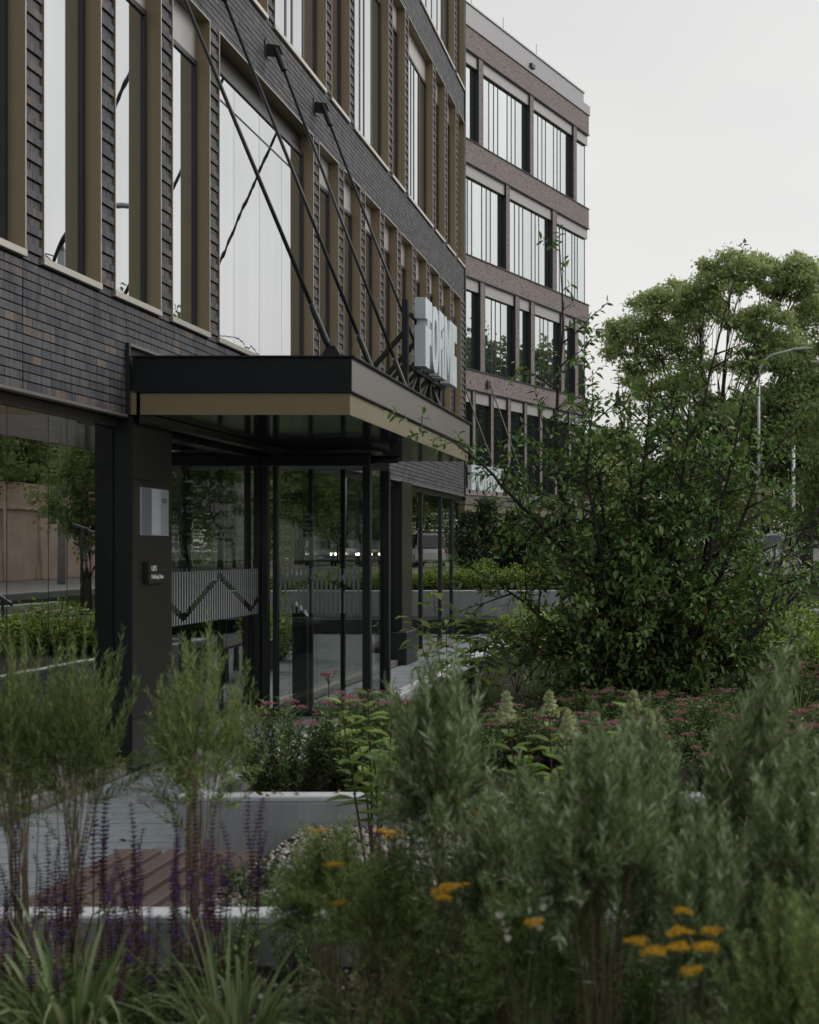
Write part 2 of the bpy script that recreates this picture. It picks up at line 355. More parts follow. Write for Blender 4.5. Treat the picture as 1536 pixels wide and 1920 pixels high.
def leaf_geo(P, D, Ln, Wd, fold=.25, up=None, six=False, droop=0.0):
    """arrays: base points, directions, lengths, widths -> folded pointed leaves"""
    P = np.asarray(P, float); D = unit(np.asarray(D, float)); n = len(P)
    Ln = np.broadcast_to(Ln, n).reshape(n, 1); Wd = np.broadcast_to(Wd, n).reshape(n, 1)
    if up is None:
        up = nr.normal(size=(n, 3))*.55+np.array([0, 0, 1.0])
    S = unit(np.cross(D, up)); Nn = np.cross(S, D)
    mid = P+D*Ln*.45; tip = P+D*Ln-Nn*Ln*droop
    l = mid+S*Wd*.5+Nn*Wd*fold; r = mid-S*Wd*.5+Nn*Wd*fold
    if not six:
        V = np.stack([P, l, tip, r], 1).reshape(-1, 3)
        b = (np.arange(n)*4)[:, None]
        Fc = np.concatenate([b+np.array([[0, 2, 1]]), b+np.array([[0, 3, 2]])], 1).reshape(-1, 3)
        return V, Fc
    q = P+D*Ln*.22; q2 = P+D*Ln*.70-Nn*Ln*droop*.4
    l1 = q+S*Wd*.38+Nn*Wd*fold*.8; r1 = q-S*Wd*.38+Nn*Wd*fold*.8
    l2 = q2+S*Wd*.40+Nn*Wd*fold*.7; r2 = q2-S*Wd*.40+Nn*Wd*fold*.7
    mid = mid-Nn*Ln*droop*.1
    V = np.stack([P, l1, l, l2, tip, r2, r, r1, mid], 1).reshape(-1, 3)
    b = (np.arange(n)*9)[:, None]
    tri = [[0, 8, 1], [1, 8, 2], [2, 8, 3], [3, 8, 4], [4, 8, 5], [5, 8, 6], [6, 8, 7], [7, 8, 0]]
    Fc = np.concatenate([b+np.array([t]) for t in tri], 1).reshape(-1, 3)
    return V, Fc

def leaves(name, P, D, Ln, Wd, mat, parent, kind='stuff', **kw):
    V, Fc = leaf_geo(P, D, Ln, Wd, **kw)
    me = np_mesh(name, V, Fc)
    return link(name, me, mat, parent, kind)

def copy_tree(o, parent=None):
    c = o.copy(); col.objects.link(c)
    if parent is not None: c.parent = parent
    for ch in o.children: copy_tree(ch, c)
    return c

def place(c, loc, rz=0, s=1.0, label=None, tilt=(0, 0)):
    c.location = loc; c.rotation_euler = (tilt[0], tilt[1], rz)
    c.scale = (s, s, s) if not hasattr(s, '__len__') else s
    if label: c['label'] = label
    return c

# ------------------------------------------------------------------ the setting: ground, path, street
FX, BX, GX = -4.35, -4.37, -4.48          # window-box fronts, brick face, glass line of the near facade
ground = MB().poly([(-600, -200, -.06), (600, -200, -.06), (600, 900, -.06), (-600, 900, -.06)]).build('ground', M['earth'], kind='structure')
path = MB().box(-4.6, 2.6, -2, 28.6, -.05, -.012).build('path', M['paved'], kind='structure')
st = MB()
st.poly([(4, -30, .8), (60, -30, .8), (60, 260, .8), (-1.5, 260, .8), (-1.5, 52, .8), (4, 46, .8)])
st.build('street', M['asphalt'], kind='structure')
bk = MB()
bk.poly([(2.4, -30, .0), (3.8, -30, .78), (3.8, 46, .78), (2.4, 46, .0)])
bk.poly([(2.4, 46, .0), (3.8, 46, .78), (-1.5, 52, .78), (-3.4, 49, .0)])
bk.poly([(-3.4, 49, 0), (-1.5, 52, .78), (-1.5, 260, .78), (-3.4, 260, 0)])
bk.build('bank', M['earth'], kind='structure')
kb = MB().box(3.8, 4.0, -30, 46, .5, .92).build('kerb', M['concrete'], kind='structure', bevel=.02)

# pavers, laid in courses across the path; the nearest 300 are single objects
pv = []
y = 4.55; k = 0
while y < 28.4:
    x = -4.34 - (0, .28, .14)[k % 3]
    while x < -2.52 if y < 18 else x < .6:
        w = (.60, .40, .50)[rng.randrange(3)]
        x1 = min(x+w, -2.50 if y < 18 else .9); x0 = max(x, -4.34)
        if x1-x0 > .06: pv.append((round(x0, 3), round(x1, 3), round(y, 3), rng.uniform(-.0015, .0015)))
        x += w
    y += .18; k += 1
pv.sort(key=lambda p: p[2])
pm = {}
rest = MB()
for i, (x0, x1, y0, dz) in enumerate(pv):
    w = x1-x0
    if i < 300:
        key = round(w, 2)
        if key not in pm:
            bm_ = MB(); a, b = key/2-.003, .087
            bm_.v = [(-a, -b, -.03), (a, -b, -.03), (a, b, -.03), (-a, b, -.03), (-a, -b, -.003), (a, -b, -.003), (a, b, -.003), (-a, b, -.003),
                     (-a+.003, -b+.003, 0), (a-.003, -b+.003, 0), (a-.003, b-.003, 0), (-a+.003, b-.003, 0)]
            bm_.f = [(8, 9, 10, 11)]+[(q, (q+1) % 4, (q+1) % 4+4, q+4) for q in range(4)]+[(q+4, (q+1) % 4+4, (q+1) % 4+8, q+8) for q in range(4)]
            pm[key] = bm_.mesh('paver'); pm[key].materials.append(M['pave'])
        o = link('paver', pm[key], None, path); o.location = ((x0+x1)/2, y0+.09, dz)
    else:
        rest.box(x0+.003, x1-.003, y0+.003, y0+.177, -.03, dz)
rest.build('paver_courses', M['pave'], path, kind='stuff')

# ------------------------------------------------------------------ near office building
A = thing('office_building', 'near office block of dark brick with bronze window boxes', 'building', (GX, 9, 0))
TOP = 14.3
Y1 = 26.05
MB().box(-18, GX-.03, -3, Y1-.01, 2.86, TOP).build('wall', M['mortar'], A)
MB().box(-18.05, BX+.02, -3.05, Y1+.03, TOP, TOP+.12).build('roof', M['dark'], A)
it = MB(); it.box(-12, GX-.06, -3, Y1-.02, -.06, .004); it.box(-12, -11.9, -3, Y1-.02, .0, 2.85); it.box(-12, GX-.2, Y1-.14, Y1-.04, .0, 2.85)
for yy in (6.2, 12.5, 18.6, 24.2): it.box(-7.4, -7.0, yy, yy+.4, .006, 2.85)
it.build('lobby_interior', M['interior'], A)
MB().box(-12, BX-.04, -3, Y1-.02, 2.80, 2.855).build('ground_floor_soffit', M['dark'], A)

U = 1.125; WD = .885
def modules(off, spec, y0=9.0):
    """spec: list of (first module, number of modules) -> window extents along the facade"""
    return [(y0+off+j*U, y0+off+(j+n-1)*U+WD) for j, n in spec]
F1 = modules(0, [(-3, 1), (-2, 1), (-1, 1), (0, 1), (1, 1), (2, 1), (3, 3)]+[(j, 1) for j in range(6, 15)])
F1 = [(a-.006*max(0, (a-12)), b-.006*max(0, (b-12))) for a, b in F1]
F2 = modules(.55, [(-2, 2), (0, 1), (1, 2), (3, 1), (4, 2), (6, 1), (7, 2), (9, 1), (10, 2), (12, 1), (13, 1), (14, 1)])
F2 = [(a-.006*max(0, (a-12)), b-.006*max(0, (b-12))) for a, b in F2]
F3 = modules(.42, [(-2, 3), (1, 1), (2, 2), (4, 1), (5, 1), (6, 2), (8, 1), (9, 1), (10, 1), (11, 3), (14, 1)])
F3 = [(a-.006*max(0, (a-12)), b-.006*max(0, (b-12))) for a, b in F3]
FLOORS = [(3.67, 6.56, F1), (7.23, 10.06, F2), (10.68, 13.55, F3)]
for fl in (F1, F2, F3): fl[-1] = (fl[-1][0], min(fl[-1][1], Y1-.06))

def window_a(y0, y1, z0, z1, n, joints, opener=False):
    f = MB(); t = .012; xb = GX-.03
    f.box(xb, FX, y0, y0+t, z0+.05, z1); f.box(xb, FX, y1-t, y1, z0+.05, z1); f.box(xb, FX, y0+t, y1-t, z1-t, z1)
    w = f.build('window', M['bronze'], A)
    e = MB()                                           # folded front edges, their sky sheen put into a pale colour
    e.box(FX, FX+.004, y0, y0+.010, z0+.05, z1); e.box(FX, FX+.004, y1-.010, y1, z0+.05, z1); e.box(FX, FX+.004, y0+.010, y1-.010, z1-.010, z1)
    e.build('edge_trim', M['edge'], w)
    MB().box(xb, FX+.012, y0-.004, y1+.004, z0, z0+.05).build('sill', M['edge'], w, bevel=.004)
    a, b, c, d = y0+t+.002, y1-t-.002, z0+.052, z1-t-.002
    hp = .20 if n == 'thin' else .36
    fr = MB(); g = .045; xf0, xf1 = GX-.02, GX+.018
    fr.box(xf0, xf1, a, a+g, c, d-hp); fr.box(xf0, xf1, b-g, b, c, d-hp); fr.box(xf0, xf1, a+g, b-g, c, c+g); fr.box(xf0, xf1, a+g, b-g, d-hp-g, d-hp)
    for q in joints:
        yy = a+q*(b-a)
        if n == 'dark': fr.box(xf0, GX+.006, yy-.028, yy+.028, c+g, d-hp-g)
    fr.build('frame', M['dark'], w)
    MB().box(xf0, xf1-(.03 if n == 'thin' else .012), a, b, d-hp+.004, d).build('header_panel', M['colmetal'] if n == 'thin' else M['header'] if rng.random() < .8 else M['headerb'], w)  # on the wide window a dark strip stands for the shaded recess
    cuts = [0]+list(joints)+[1]
    for q0, q1 in zip(cuts[:-1], cuts[1:]):
        u0, u1 = a+q0*(b-a), a+q1*(b-a)
        gp = .028 if n == 'dark' else .004
        u0 = u0+(g if q0 == 0 else gp); u1 = u1-(g if q1 == 1 else gp)
        p = MB().box(GX-.012, GX, u0, u1, c+g, d-hp-g).build('pane', M['glass'], w)
    if n == 'thin':                                     # one high transom line on the large shop-front pane
        MB().box(GX+.001, GX+.006, a+g, b-g, d-hp-.30, d-hp-.285).build('transom', M['dark'], w)
    return w

for (z0, z1, fl) in FLOORS:
    for (a, b) in fl:
        wdt = b-a
        if wdt > 2.5: window_a(a, b, z0, z1, 'thin' if z0 < 4 else 'dark', (.25, .5, .75) if z0 < 4 else (.16, .34, .5, .67, .84))
        elif wdt > 1.5: window_a(a, b, z0, z1, 'dark', (.40, .52, .74))
        else: window_a(a, b, z0, z1, 'none', ())

# bricks: bands run through, piers stand between the boxes with every other course proud
bricks = []
CO = .0605
backing = MB()
def lay(y0, y1, z0, z1, proud=False, pier=False):
    backing.box(GX-.028, BX-.012, y0+.001, y1-.001, z0+.001, z1-.001)
    n = max(1, int(round((z1-z0)/CO))); h = (z1-z0)/n
    for r_ in range(n):
        zz = z0+r_*h; yy = y0
        first = True
        dx = 0
        if pier: dx = .016 if r_ % 2 else .0
        offs = rng.choice((.05, .09, .125, .16))
        while yy < y1-.01:
            Ln = offs if first else rng.choice((.125, .14, .155, .155, .19))
            if y1-(yy+Ln) < .06: Ln = y1-yy
            first = False
            e = min(yy+Ln, y1)
            bricks.append((yy+.0015, e-.0015, zz+.0045, zz+h-.0045, dx+rng.uniform(-.0015, .0015), pier))
            yy = e
YS = 6.4
bands = [(2.80, 3.655), (6.575, 7.215), (10.075, 10.665), (13.565, 14.29)]
for i, (z0, z1) in enumerate(bands):
    if i == 0:
        lay(YS, 8.755, z0, z1); lay(8.765, 10.375, z0, z1); lay(10.375, 16.6, 3.36, z1); lay(16.6, Y1, z0, z1)
    else:
        lay(YS if i == 1 else 11.0, Y1, z0, z1)
for (z0, z1, fl), (lo, hi) in zip(FLOORS, ((3.66, 6.57), (7.22, 10.07), (10.67, 13.56))):
    for (a0, a1), (b0, b1) in zip(fl[:-1], fl[1:]):
        if b0 < YS: continue
        if z0 > 7 and b0 < 11.5: continue
        lay(a1+.004, b0-.004, lo, hi, pier=True)
    if fl[-1][1] < Y1-.1: lay(fl[-1][1]+.004, Y1, lo, hi, pier=True)
backing.build('brick_backing', M['mortar'], A)
def bk_size(b):
    y = b[0]; return (b[1]-b[0])/(y*y)
vis = [b for b in bricks if b[0] > 8.0]
big = sorted([b for b in vis if b[2] < 4.6 and b[0] < 12 and not (b[0] < 9.2 and b[2] > 4.9)], key=lambda b: -bk_size(b)+(.0 if b[2] < 3.7 else .0004))[:300]
bigset = set(map(id, big))
bmesh_cache = {}
stuff = MB()
for b in bricks:
    if id(b) in bigset:
        L_ = round(b[1]-b[0], 2); h = round(b[3]-b[2], 3)
        if (L_, h) not in bmesh_cache:
            m_ = MB().box(-.028, 0, -L_/2, L_/2, -h/2, h/2).fixed('brick'); m_.materials.append(M['brick']); bmesh_cache[(L_, h)] = m_
        o = link('brick', bmesh_cache[(L_, h)], None, A)
        o.location = Vector((BX+b[4], (b[0]+b[1])/2, (b[2]+b[3])/2))-A.location
        o.rotation_euler = (rng.uniform(-.004, .004), 0, rng.uniform(-.004, .004))
        o.scale = (1, (b[1]-b[0])/L_, 1)
    else:
        stuff.box(BX-.028, BX+b[4], b[0], b[1], b[2], b[3])
stuff.build('brickwork', M['brick'], A, kind='stuff')

# trims: drip edge below the brick, dark corner angle
MB().box(BX-.05, BX+.022, YS-4, 10.36, 2.775, 2.798).build('drip_edge', M['fascia'], A, bevel=.003)
MB().box(BX-.05, BX+.022, 16.6, Y1+.01, 2.775, 2.798).build('drip_edge', M['fascia'], A, bevel=.003)
MB().box(BX-.06, BX+.025, Y1, Y1+.05, 2.70, TOP).build('corner_angle', M['dark'], A)

# ground-floor shop front: header, kerb, panes with hairline joints, a few black mullions
MB().box(GX-.05, GX+.04, -3, 10.39, 2.70, 2.772).build('glazing_head', M['colmetal'], A)
MB().box(GX-.05, GX+.04, 11.2, Y1-.02, 2.70, 2.772).build('glazing_head', M['colmetal'], A)
MB().box(GX-.05, GX+.11, -3, 10.38, -.01, .085).build('base_kerb', M['fascia'], A, bevel=.006)
MB().box(GX-.05, GX+.11, 11.2, Y1-.02, -.01, .085).build('base_kerb', M['fascia'], A, bevel=.006)
MB().box(GX+.11, GX+.16, 4.5, 10.3, -.03, -.004).build('drain_slot', M['black'], A)
def panes(js, mats):
    for a, b in zip(js[:-1], js[1:]):
        MB().box(GX-.016, GX, a+.006, b-.006, .088, 2.698).build('pane', M['glassg'], A)
J1 = [6.4, 7.0, 7.6, 8.2, 8.77, 9.34, 9.62, 9.91, 10.39]
panes(J1, None)
jm = MB()
for a in J1[1:-1]: jm.box(GX-.02, GX-.004, a-.0055, a+.0055, .088, 2.698)
jm.build('silicone_joints', M['black'], A, kind='stuff')
J2 = [11.21, 11.8, 12.5, 12.95, 13.55, 14.0, 15.0, 16.1, 17.2, 18.3, 19.4, 20.9, 22.35, 23.2, 24.1, 25.25, Y1-.03]
panes(J2, None)
jm = MB()
for a in J2[1:-1]: jm.box(GX-.02, GX-.004, a-.0055, a+.0055, .088, 2.698)
jm.build('silicone_joints', M['black'], A, kind='stuff')
for a in (22.35, 24.1, 25.25):
    MB().box(GX-.03, GX+.03, a-.045, a+.045, .086, 2.70).build('mullion', M['black'], A)
for a in (17.2, 18.3, 23.2):
    MB().box(GX-.10, GX-.02, a-.03, a+.03, .0, 2.70).build('mullion', M['greypole'], A)

# entrance column, clad in dark metal in three lifts
def column(y0, y1, xf, cuts, lab):
    c = MB().box(GX-.10, xf-.012, y0+.01, y1-.01, 0.03, 2.79).build('column', M['black'], A, label=lab)
    for z0, z1 in cuts:
        MB().box(GX+.002, xf, y0, y0+.0095, z0+.004, z1-.004).build('cladding_panel', M['colnavy'], c)
        MB().box(xf-.0115, xf, y0+.011, y1, z0+.004, z1-.004).build('cladding_panel', M['colmetal'], c)
    return c
CX0 = -4.335
c1 = column(10.4, 11.2, CX0, [(.03, .42), (.42, 2.30), (2.30, 2.79)], 'dark bronze clad column beside the entrance with display and plate')
rv = MB()
for zz in (.25, .75, 1.1, 1.45, 1.8, 2.15, 2.6): rv.tube([(GX+.022, 10.404, zz), (GX+.022, 10.394, zz)], .005, 6)
rv.build('rivets', M['black'], c1, kind='stuff')
c2 = column(20.2, 20.95, -4.33, [(.5, 1.2), (1.2, 2.79)], 'dark column past the entrance with a black base box')
MB().box(GX, -4.24, 20.1, 20.95, .0, .5).build('base_box', M['black'], c2, bevel=.01)
# display panel and name plate on the column
dp = MB().box(CX0+.002, CX0+.016, 10.54, 11.09, 1.862, 2.242).build('display_panel', M['print_mid'], A, label='pale display panel on the entrance column')  # flat bands of three tones, darkest at the near end
MB().box(CX0+.017, CX0+.0185, 10.545, 10.735, 1.866, 2.238).build('dark_stripe', M['print_dark'], dp)
MB().box(CX0+.017, CX0+.0195, 10.738, 10.915, 1.866, 2.238).build('pale_stripe', M['print_light'], dp)
MB().box(CX0+.017, CX0+.0195, 10.945, 11.045, 2.13, 2.17).build('notch', M['print_dark'], dp)
npl = MB().box(CX0+.002, CX0+.042, 10.62, 11.0, 1.475, 1.655).build('name_plate', M['colmetal'], A, bevel=.002, label='small dark name plate with two lines of white lettering')
def lettering(txt, size, ext, mat, parent, rot, loc, name='lettering', bold=.0):
    cu = bpy.data.curves.new(name, 'FONT'); cu.body = txt; cu.size = size; cu.extrude = ext; cu.offset = bold
    o = bpy.data.objects.new(name, cu); col.objects.link(o)
    dg = bpy.context.evaluated_depsgraph_get(); dg.update()
    me = bpy.data.meshes.new_from_object(o.evaluated_get(dg)); bpy.data.objects.remove(o)
    me.materials.clear(); me.materials.append(mat)
    q = bpy.data.objects.new(name, me); col.objects.link(q); q.rotation_euler = rot; q.parent = parent
    q.location = Vector(loc)-wloc(parent) if parent else loc
    return q
rotX = (PI/2, 0, PI/2)                                  # reads along +Y, faces +X
lettering('UKS', .058, .0015, M['whitepaint'], npl, rotX, (CX0+.0445, 10.665, 1.578), bold=.001)
lettering('HoldingClass', .046, .0015, M['whitepaint'], npl, rotX, (CX0+.0445, 10.665, 1.515), bold=.001)

# frosted stripes on the glass beside the door
def chevron(u):                                        # each bar is cut by one gap; the gaps run in a zigzag
    k = (u*.55) % 1.0; tri = abs(k-.5)*2
    g = 1.14+.36*tri
    return [(1.08, g-.035), (g+.035, 1.55)]
sp = MB()
yy = 11.3
while yy < 13.9:
    for lo, hi in chevron(yy):
        if hi-lo > .015: sp.box(GX+.002, GX+.004, yy, yy+.03, lo, hi)
    yy += .062
sp.build('frosted_stripes', M['frost'], A, kind='stuff')

# ------------------------------------------------------------------ wind lobby with sliding door
V = thing('glass_lobby', 'black framed glass entrance lobby under the canopy', 'lobby', (-3.9, 14.4, 0))
vy0, vy1, vx = 13.98, 14.88, -3.33
for x0, x1, y0, y1 in ((vx-.085, vx, vy0, vy0+.08), (vx-.09, vx+.015, vy1-.08, vy1), (GX+.005, GX+.075, vy0, vy0+.08), (GX+.125, GX+.175, vy0, vy0+.08)):
    MB().box(x0, x1, y0, y1, 0, 2.62).build('post', M['black'], V, bevel=.006)
hd = MB(); hd.box(GX+.005, vx, vy0-.02, vy1, 2.625, 2.74); hd.build('header', M['black'], V, bevel=.006)
MB().box(GX+.005, vx+.02, vy0-.035, vy1+.02, 2.745, 2.772).build('header_cap', M['dark'], V, bevel=.006)
rail = MB().tube([(vx-.1, vy0+.06, 2.695), (vx+.24, vy0+.06, 2.695), (vx+.285, vy0+.06, 2.695)], [.04, .04, .032], 12).build('door_track', M['black'], V, smooth=True)
MB().box(GX+.18, vx-.09, vy0+.03, vy0+.042, .06, 2.60).build('front_pane', M['clear'], V)
MB().box(vx-.05, vx-.038, vy0+.085, vy1-.085, .06, 2.60).build('door_leaf', M['clear'], V)
MB().box(GX+.18, vx-.09, vy1-.05, vy1-.038, .06, 2.60).build('back_pane', M['clear'], V)
fs = MB()
for xx in (-4.0, -3.66): fs.box(xx-.022, xx+.022, vy0+.15, vy0+.19, .05, 2.6)
fs.build('inner_stile', M['black'], V)
MB().box(GX+.005, vx, vy0, vy1, .0, .05).build('threshold', M['black'], V)
sp = MB(); xx = GX+.19
while xx < vx-.11:
    for lo, hi in chevron(xx*1.5+.35):
        if hi-lo > .015: sp.box(xx, xx+.024, vy0+.0265, vy0+.029, lo, hi)
    xx += .048
for q in range(9):
    cx_ = GX+.22+q*.108; pts = [(cx_+.028*math.cos(a*PI/6), 1.455+.028*math.sin(a*PI/6)) for a in range(12)]
    sp.prism(pts, 'y', vy0+.0225, vy0+.0255)
sp.build('frosted_stripes', M['frost'], V, kind='stuff')
K = thing('info_kiosk', 'dark slanted information stand behind the lobby glass', 'kiosk', (-4.22, 14.5, 0))
MB().prism([(-4.29, .03), (-4.13, .03), (-4.13, .92), (-4.13, 1.0), (-4.29, 1.16)], 'y', 14.45, 14.62).build('stand', M['black'], K, bevel=.004)
MB().prism([(-4.128, 1.012), (-4.286, 1.17), (-4.282, 1.176), (-4.122, 1.018)], 'y', 14.46, 14.61).build('screen', M['carglass'], K)

# ------------------------------------------------------------------ canopy
def canopy(T, x0, x1, y0, y1, zt=3.26, zm=2.985, zb=2.80, k=1.0):
    """x0 wall side, x1 street side"""
    MB().box(x0, x1, y0, y1, zm, zt-.018).build('upper_fascia', M['fascia'], T)
    MB().box(x0+.004, x1-.004, y0-.006, y0-.001, zm, zt-.02).build('end_fascia', M['navy'], T)  # end shade put into a dark sheet; paler side carries sky sheen
    MB().box(x0, x1+.03, y0-.025, y1+.02, zt-.016, zt).build('roof_edge', M['navy'], T, bevel=.003)
    MB().box(x0, x1+.012, y0-.014, y1+.01, zm-.014, zm-.002).build('drip_edge', M['navy'], T, bevel=.003)
    lo = MB().box(x0+.06, x1-.03, y0+.012, y1-.01, zb+.012, zm-.016).build('lower_fascia', M['bronze_light'], T)
    n = 5
    MB().box(x0+.06, x1-.03, y0+.006, y0+.0115, zb, zm-.016).build('end_panel', M['bronze'], T)
    L_ = (y1-y0-.02)/n
    for i in range(n):
        MB().box(x1-.0295, x1-.018, y0+.012+i*L_+.002, y0+.012+(i+1)*L_-.002, zb, zm-.016).build('fascia_panel', M['bronze_light'], T)
    q = 3
    for i in range(q):
        for j in range(4):
            ww = (x1-x0-.10)/q; ll = (y1-y0-.04)/4
            MB().box(x0+.065+i*ww+.002, x0+.065+(i+1)*ww-.002, y0+.02+j*ll+.002, y0+.02+(j+1)*ll-.002, zb+.003, zb+.0115).build('soffit_panel', M['soffit'], T)
    return T
CN = thing('entrance_canopy', 'near dark flat canopy over the entrance hung on rods', 'canopy', (-3.5, 13.2, 2.8))
canopy(CN, -4.335, -2.62, 10.40, 16.0)
MB().box(-4.29, -4.19, 10.42, 15.9, 2.735, 2.797).build('soffit_beam', M['colmetal'], CN)
MB().box(BX-.03, BX+.03, 10.355, 10.385, 2.80, 3.355).build('pocket_trim', M['dark'], CN)
MB().box(BX-.03, BX+.03, 10.386, 16.58, 3.335, 3.356).build('pocket_trim', M['fascia'], CN)
MB().box(BX-.029, BX-.012, 10.386, 16.58, 2.80, 3.334).build('pocket_back', M['black'], CN)
MB().box(-4.36, -4.30, 10.39, 10.398, 2.80, 2.985).build('end_closer', M['bronze'], CN)
anch = [(10.28, 10.55), (12.04, 12.02), (13.83, 13.45), (15.62, 15.3)]
for ya, yb in anch:
    a = Vector((BX+.10, ya, 6.93)); b = Vector((-2.82, yb, 3.30))
    d = (b-a).normalized()
    r_ = MB().tube([a+d*.18, b-d*.30], .0165, 8).build('tie_rod', M['black'], CN, smooth=True)
    MB().box(BX-.02, BX+.012, ya-.075, ya+.075, 6.84, 7.02).build('anchor_plate', M['black'], r_, bevel=.004)
    MB().prism([(BX+.013, 6.87), (BX+.013, 6.99), (BX+.14, 6.97), (BX+.17, 6.90), (BX+.14, 6.85)], 'y', ya-.02, ya+.02).build('lug', M['black'], r_)
    MB().tube([a-d*.02, a+d*.03, a+d*.24], [.034, .034, .032], 10).build('fork', M['black'], r_)
    MB().tube([b-d*.42, b-d*.38, b-d*.1, b-d*.06], [.018, .026, .026, .018], 10).build('turnbuckle', M['black'], r_, smooth=True)
    MB().prism([(b.x-.09, 3.261), (b.x+.09, 3.261), (b.x+.03, 3.36), (b.x-.03, 3.36)], 'y', yb-.014, yb+.014).build('foot_lug', M['black'], r_)

# letters of the roof sign: narrow block letters, F and E cut like a stencil
def letter_polys(ch):
    if ch == 'F': return [[(0, .70), (.96, .70), (.96, 1), (0, 1)], [(.30, .60), (.62, .60), (.62, .695), (.30, .695)], [(0, 0), (.62, 0), (.62, .36), (.88, .36), (.88, .595), (0, .595)]]
    if ch == 'E': return [[(.04, .72), (1, .72), (1, 1), (.04, 1)], [(.04, .50), (.5, .50), (.5, .715), (.04, .715)], [(.04, 0), (.96, 0), (.96, .495), (.04, .495)]]
    if ch == 'R': return [[(.05, 0), (.36, 0), (.36, 1), (.05, 1)], [(.365, .72), (.80, .74), (.93, .83), (.93, .92), (.78, 1), (.365, 1)], [(.60, .45), (.86, .48), (.93, .56), (.93, .825), (.62, .735)], [(.365, .42), (.595, .44), (.595, .60), (.365, .60)], [(.64, 0), (.97, 0), (.86, .475), (.57, .435)]]
    if ch == 'M': return [[(0, 0), (.24, 0), (.24, 1), (0, 1)], [(.76, 0), (1, 0), (1, 1), (.76, 1)], [(.245, .62), (.5, .10), (.5, .55), (.27, 1), (.245, 1)], [(.505, .10), (.755, .62), (.755, 1), (.73, 1), (.505, .55)]]
def build_letter(ch, w, h, dep, mat, parent, frame):
    """frame(u, v, d): u along the word, v up, d out of the face"""
    m = MB()
    def pr(pts):
        b = len(m.v); n = len(pts)
        m.v += [tuple(frame(u*w, v*h, 0)) for u, v in pts]+[tuple(frame(u*w, v*h, dep)) for u, v in pts]
        m.f.append(tuple(range(b, b+n))); m.f.append(tuple(range(b+n, b+2*n)))
        for i in range(n): m.f.append((b+i, b+(i+1) % n, b+n+(i+1) % n, b+n+i))
    if ch == 'O':
        n = 28
        for i in range(n):
            a0, a1 = 2*PI*i/n, 2*PI*(i+1)/n
            def e(a, rx, rz): return (.5+rx*math.copysign(abs(math.cos(a))**.8, math.cos(a)), .5+rz*math.copysign(abs(math.sin(a))**.8, math.sin(a)))
            pr([e(a0, .5, .5), e(a1, .5, .5), e(a1, .2, .30), e(a0, .2, .30)])
    else:
        for p in letter_polys(ch): pr(p)
    return m.build('letter', mat, parent)
def sign(T, org, ud, nd, word, widths, h, dep, gap):
    org, ud, nd = Vector(org), Vector(ud), Vector(nd); u0 = 0
    for ch, w in zip(word, widths):
        build_letter(ch, w, h, dep, M['sign'], T, lambda u, v, d, u0=u0: org+ud*(u0+u)+nd*d+Vector((0, 0, v)))
        u0 += w+gap
S1 = thing('roof_sign', 'large pale block letters standing on the near canopy', 'sign', (-2.8, 14.8, 3.27), 'letter signs on canopies')
sign(S1, (-2.85, 13.9, 3.66), (0, 1, 0), (1, 0, 0), 'FORME', (.37, .36, .34, .44, .33), .72, .115, .012)
for ya in (13.78, 14.4, 15.0, 15.6):
    MB().box(-2.95, -2.89, ya-.03, ya+.03, 3.262, 4.33 if ya < 14 else 4.25).build('post', M['black'], S1)
    MB().tube([(-2.93, ya, 4.0), (-3.55, ya, 3.29)], .028, 4).build('brace', M['black'], S1)
    MB().tube([(-2.93, ya, 3.66), (-3.25, ya, 3.29)], .022, 4).build('brace', M['black'], S1)
for zz in (3.62, 4.16):
    MB().box(-2.888, -2.852, 13.82, 15.72, zz, zz+.04).build('rail', M['black'], S1)
for ya in (13.84, 14.44, 15.04):
    MB().tube([(-2.92, ya, 3.27), (-2.92, ya+.52, 3.62)], .018, 4).build('diagonal', M['black'], S1)

# ------------------------------------------------------------------ second office building, turned towards the street
ang = math.atan2(.94, .341)
B = thing('office_building', 'farther office block of paler brown brick with dark windows', 'building', (-6.67, 40.2, 0), rz=ang)
TE = 8.97; T0 = -8.0
def bb(m, name, mat, parent=B, **kw): return m.build(name, mat, parent, local=True, **kw)
bb(MB().box(T0, TE-.35, .26, 14, 0, 17.5), 'wall', M['mortar'])
ztop = 16.82
bandsB = [(2.85, 3.62), (6.61, 7.19), (10.02, 10.64), (13.45, 14.14), (16.86, 17.55)]
for i, (z0, z1) in enumerate(bandsB):
    q = MB().box(T0, TE, 0, .26, z0, z1); q.box(TE-.26, TE, .262, 14, z0, z1); bb(q, 'brick_band', M['brickb'])
    bb(MB().box(T0, TE+.03, -.03, .0, z0-.025, z0-.002), 'lintel_angle', M['dark'])
    bb(MB().box(T0, TE+.02, -.035, .1, z1+.001, z1+.02), 'sill_flashing', M['dark'])
bb(MB().box(T0, TE-.5, -.02, 13, 17.90, 18.22), 'parapet', M['fasciab'])
for k_ in range(5):
    bb(MB().box(T0+k_*3.42+.004, min(T0+(k_+1)*3.42, TE+.04), -.03, .3, 17.575, 17.898), 'fascia_panel', M['fasciab'])
bb(MB().box(T0, TE-.46, -.06, 13, 18.221, 18.27), 'roof_coping', M['greypole'])
q = MB()
for tt in (3.1, 5.5, 1.0): q.tube([(tt, .4, 18.27), (tt, .4, 19.0)], .012, 5)
bb(q, 'lightning_rods', M['greypole'], kind='stuff')
bb(MB().box(4.16, 4.42, -.10, -.031, 17.70, 17.84), 'vent_box', M['black'])
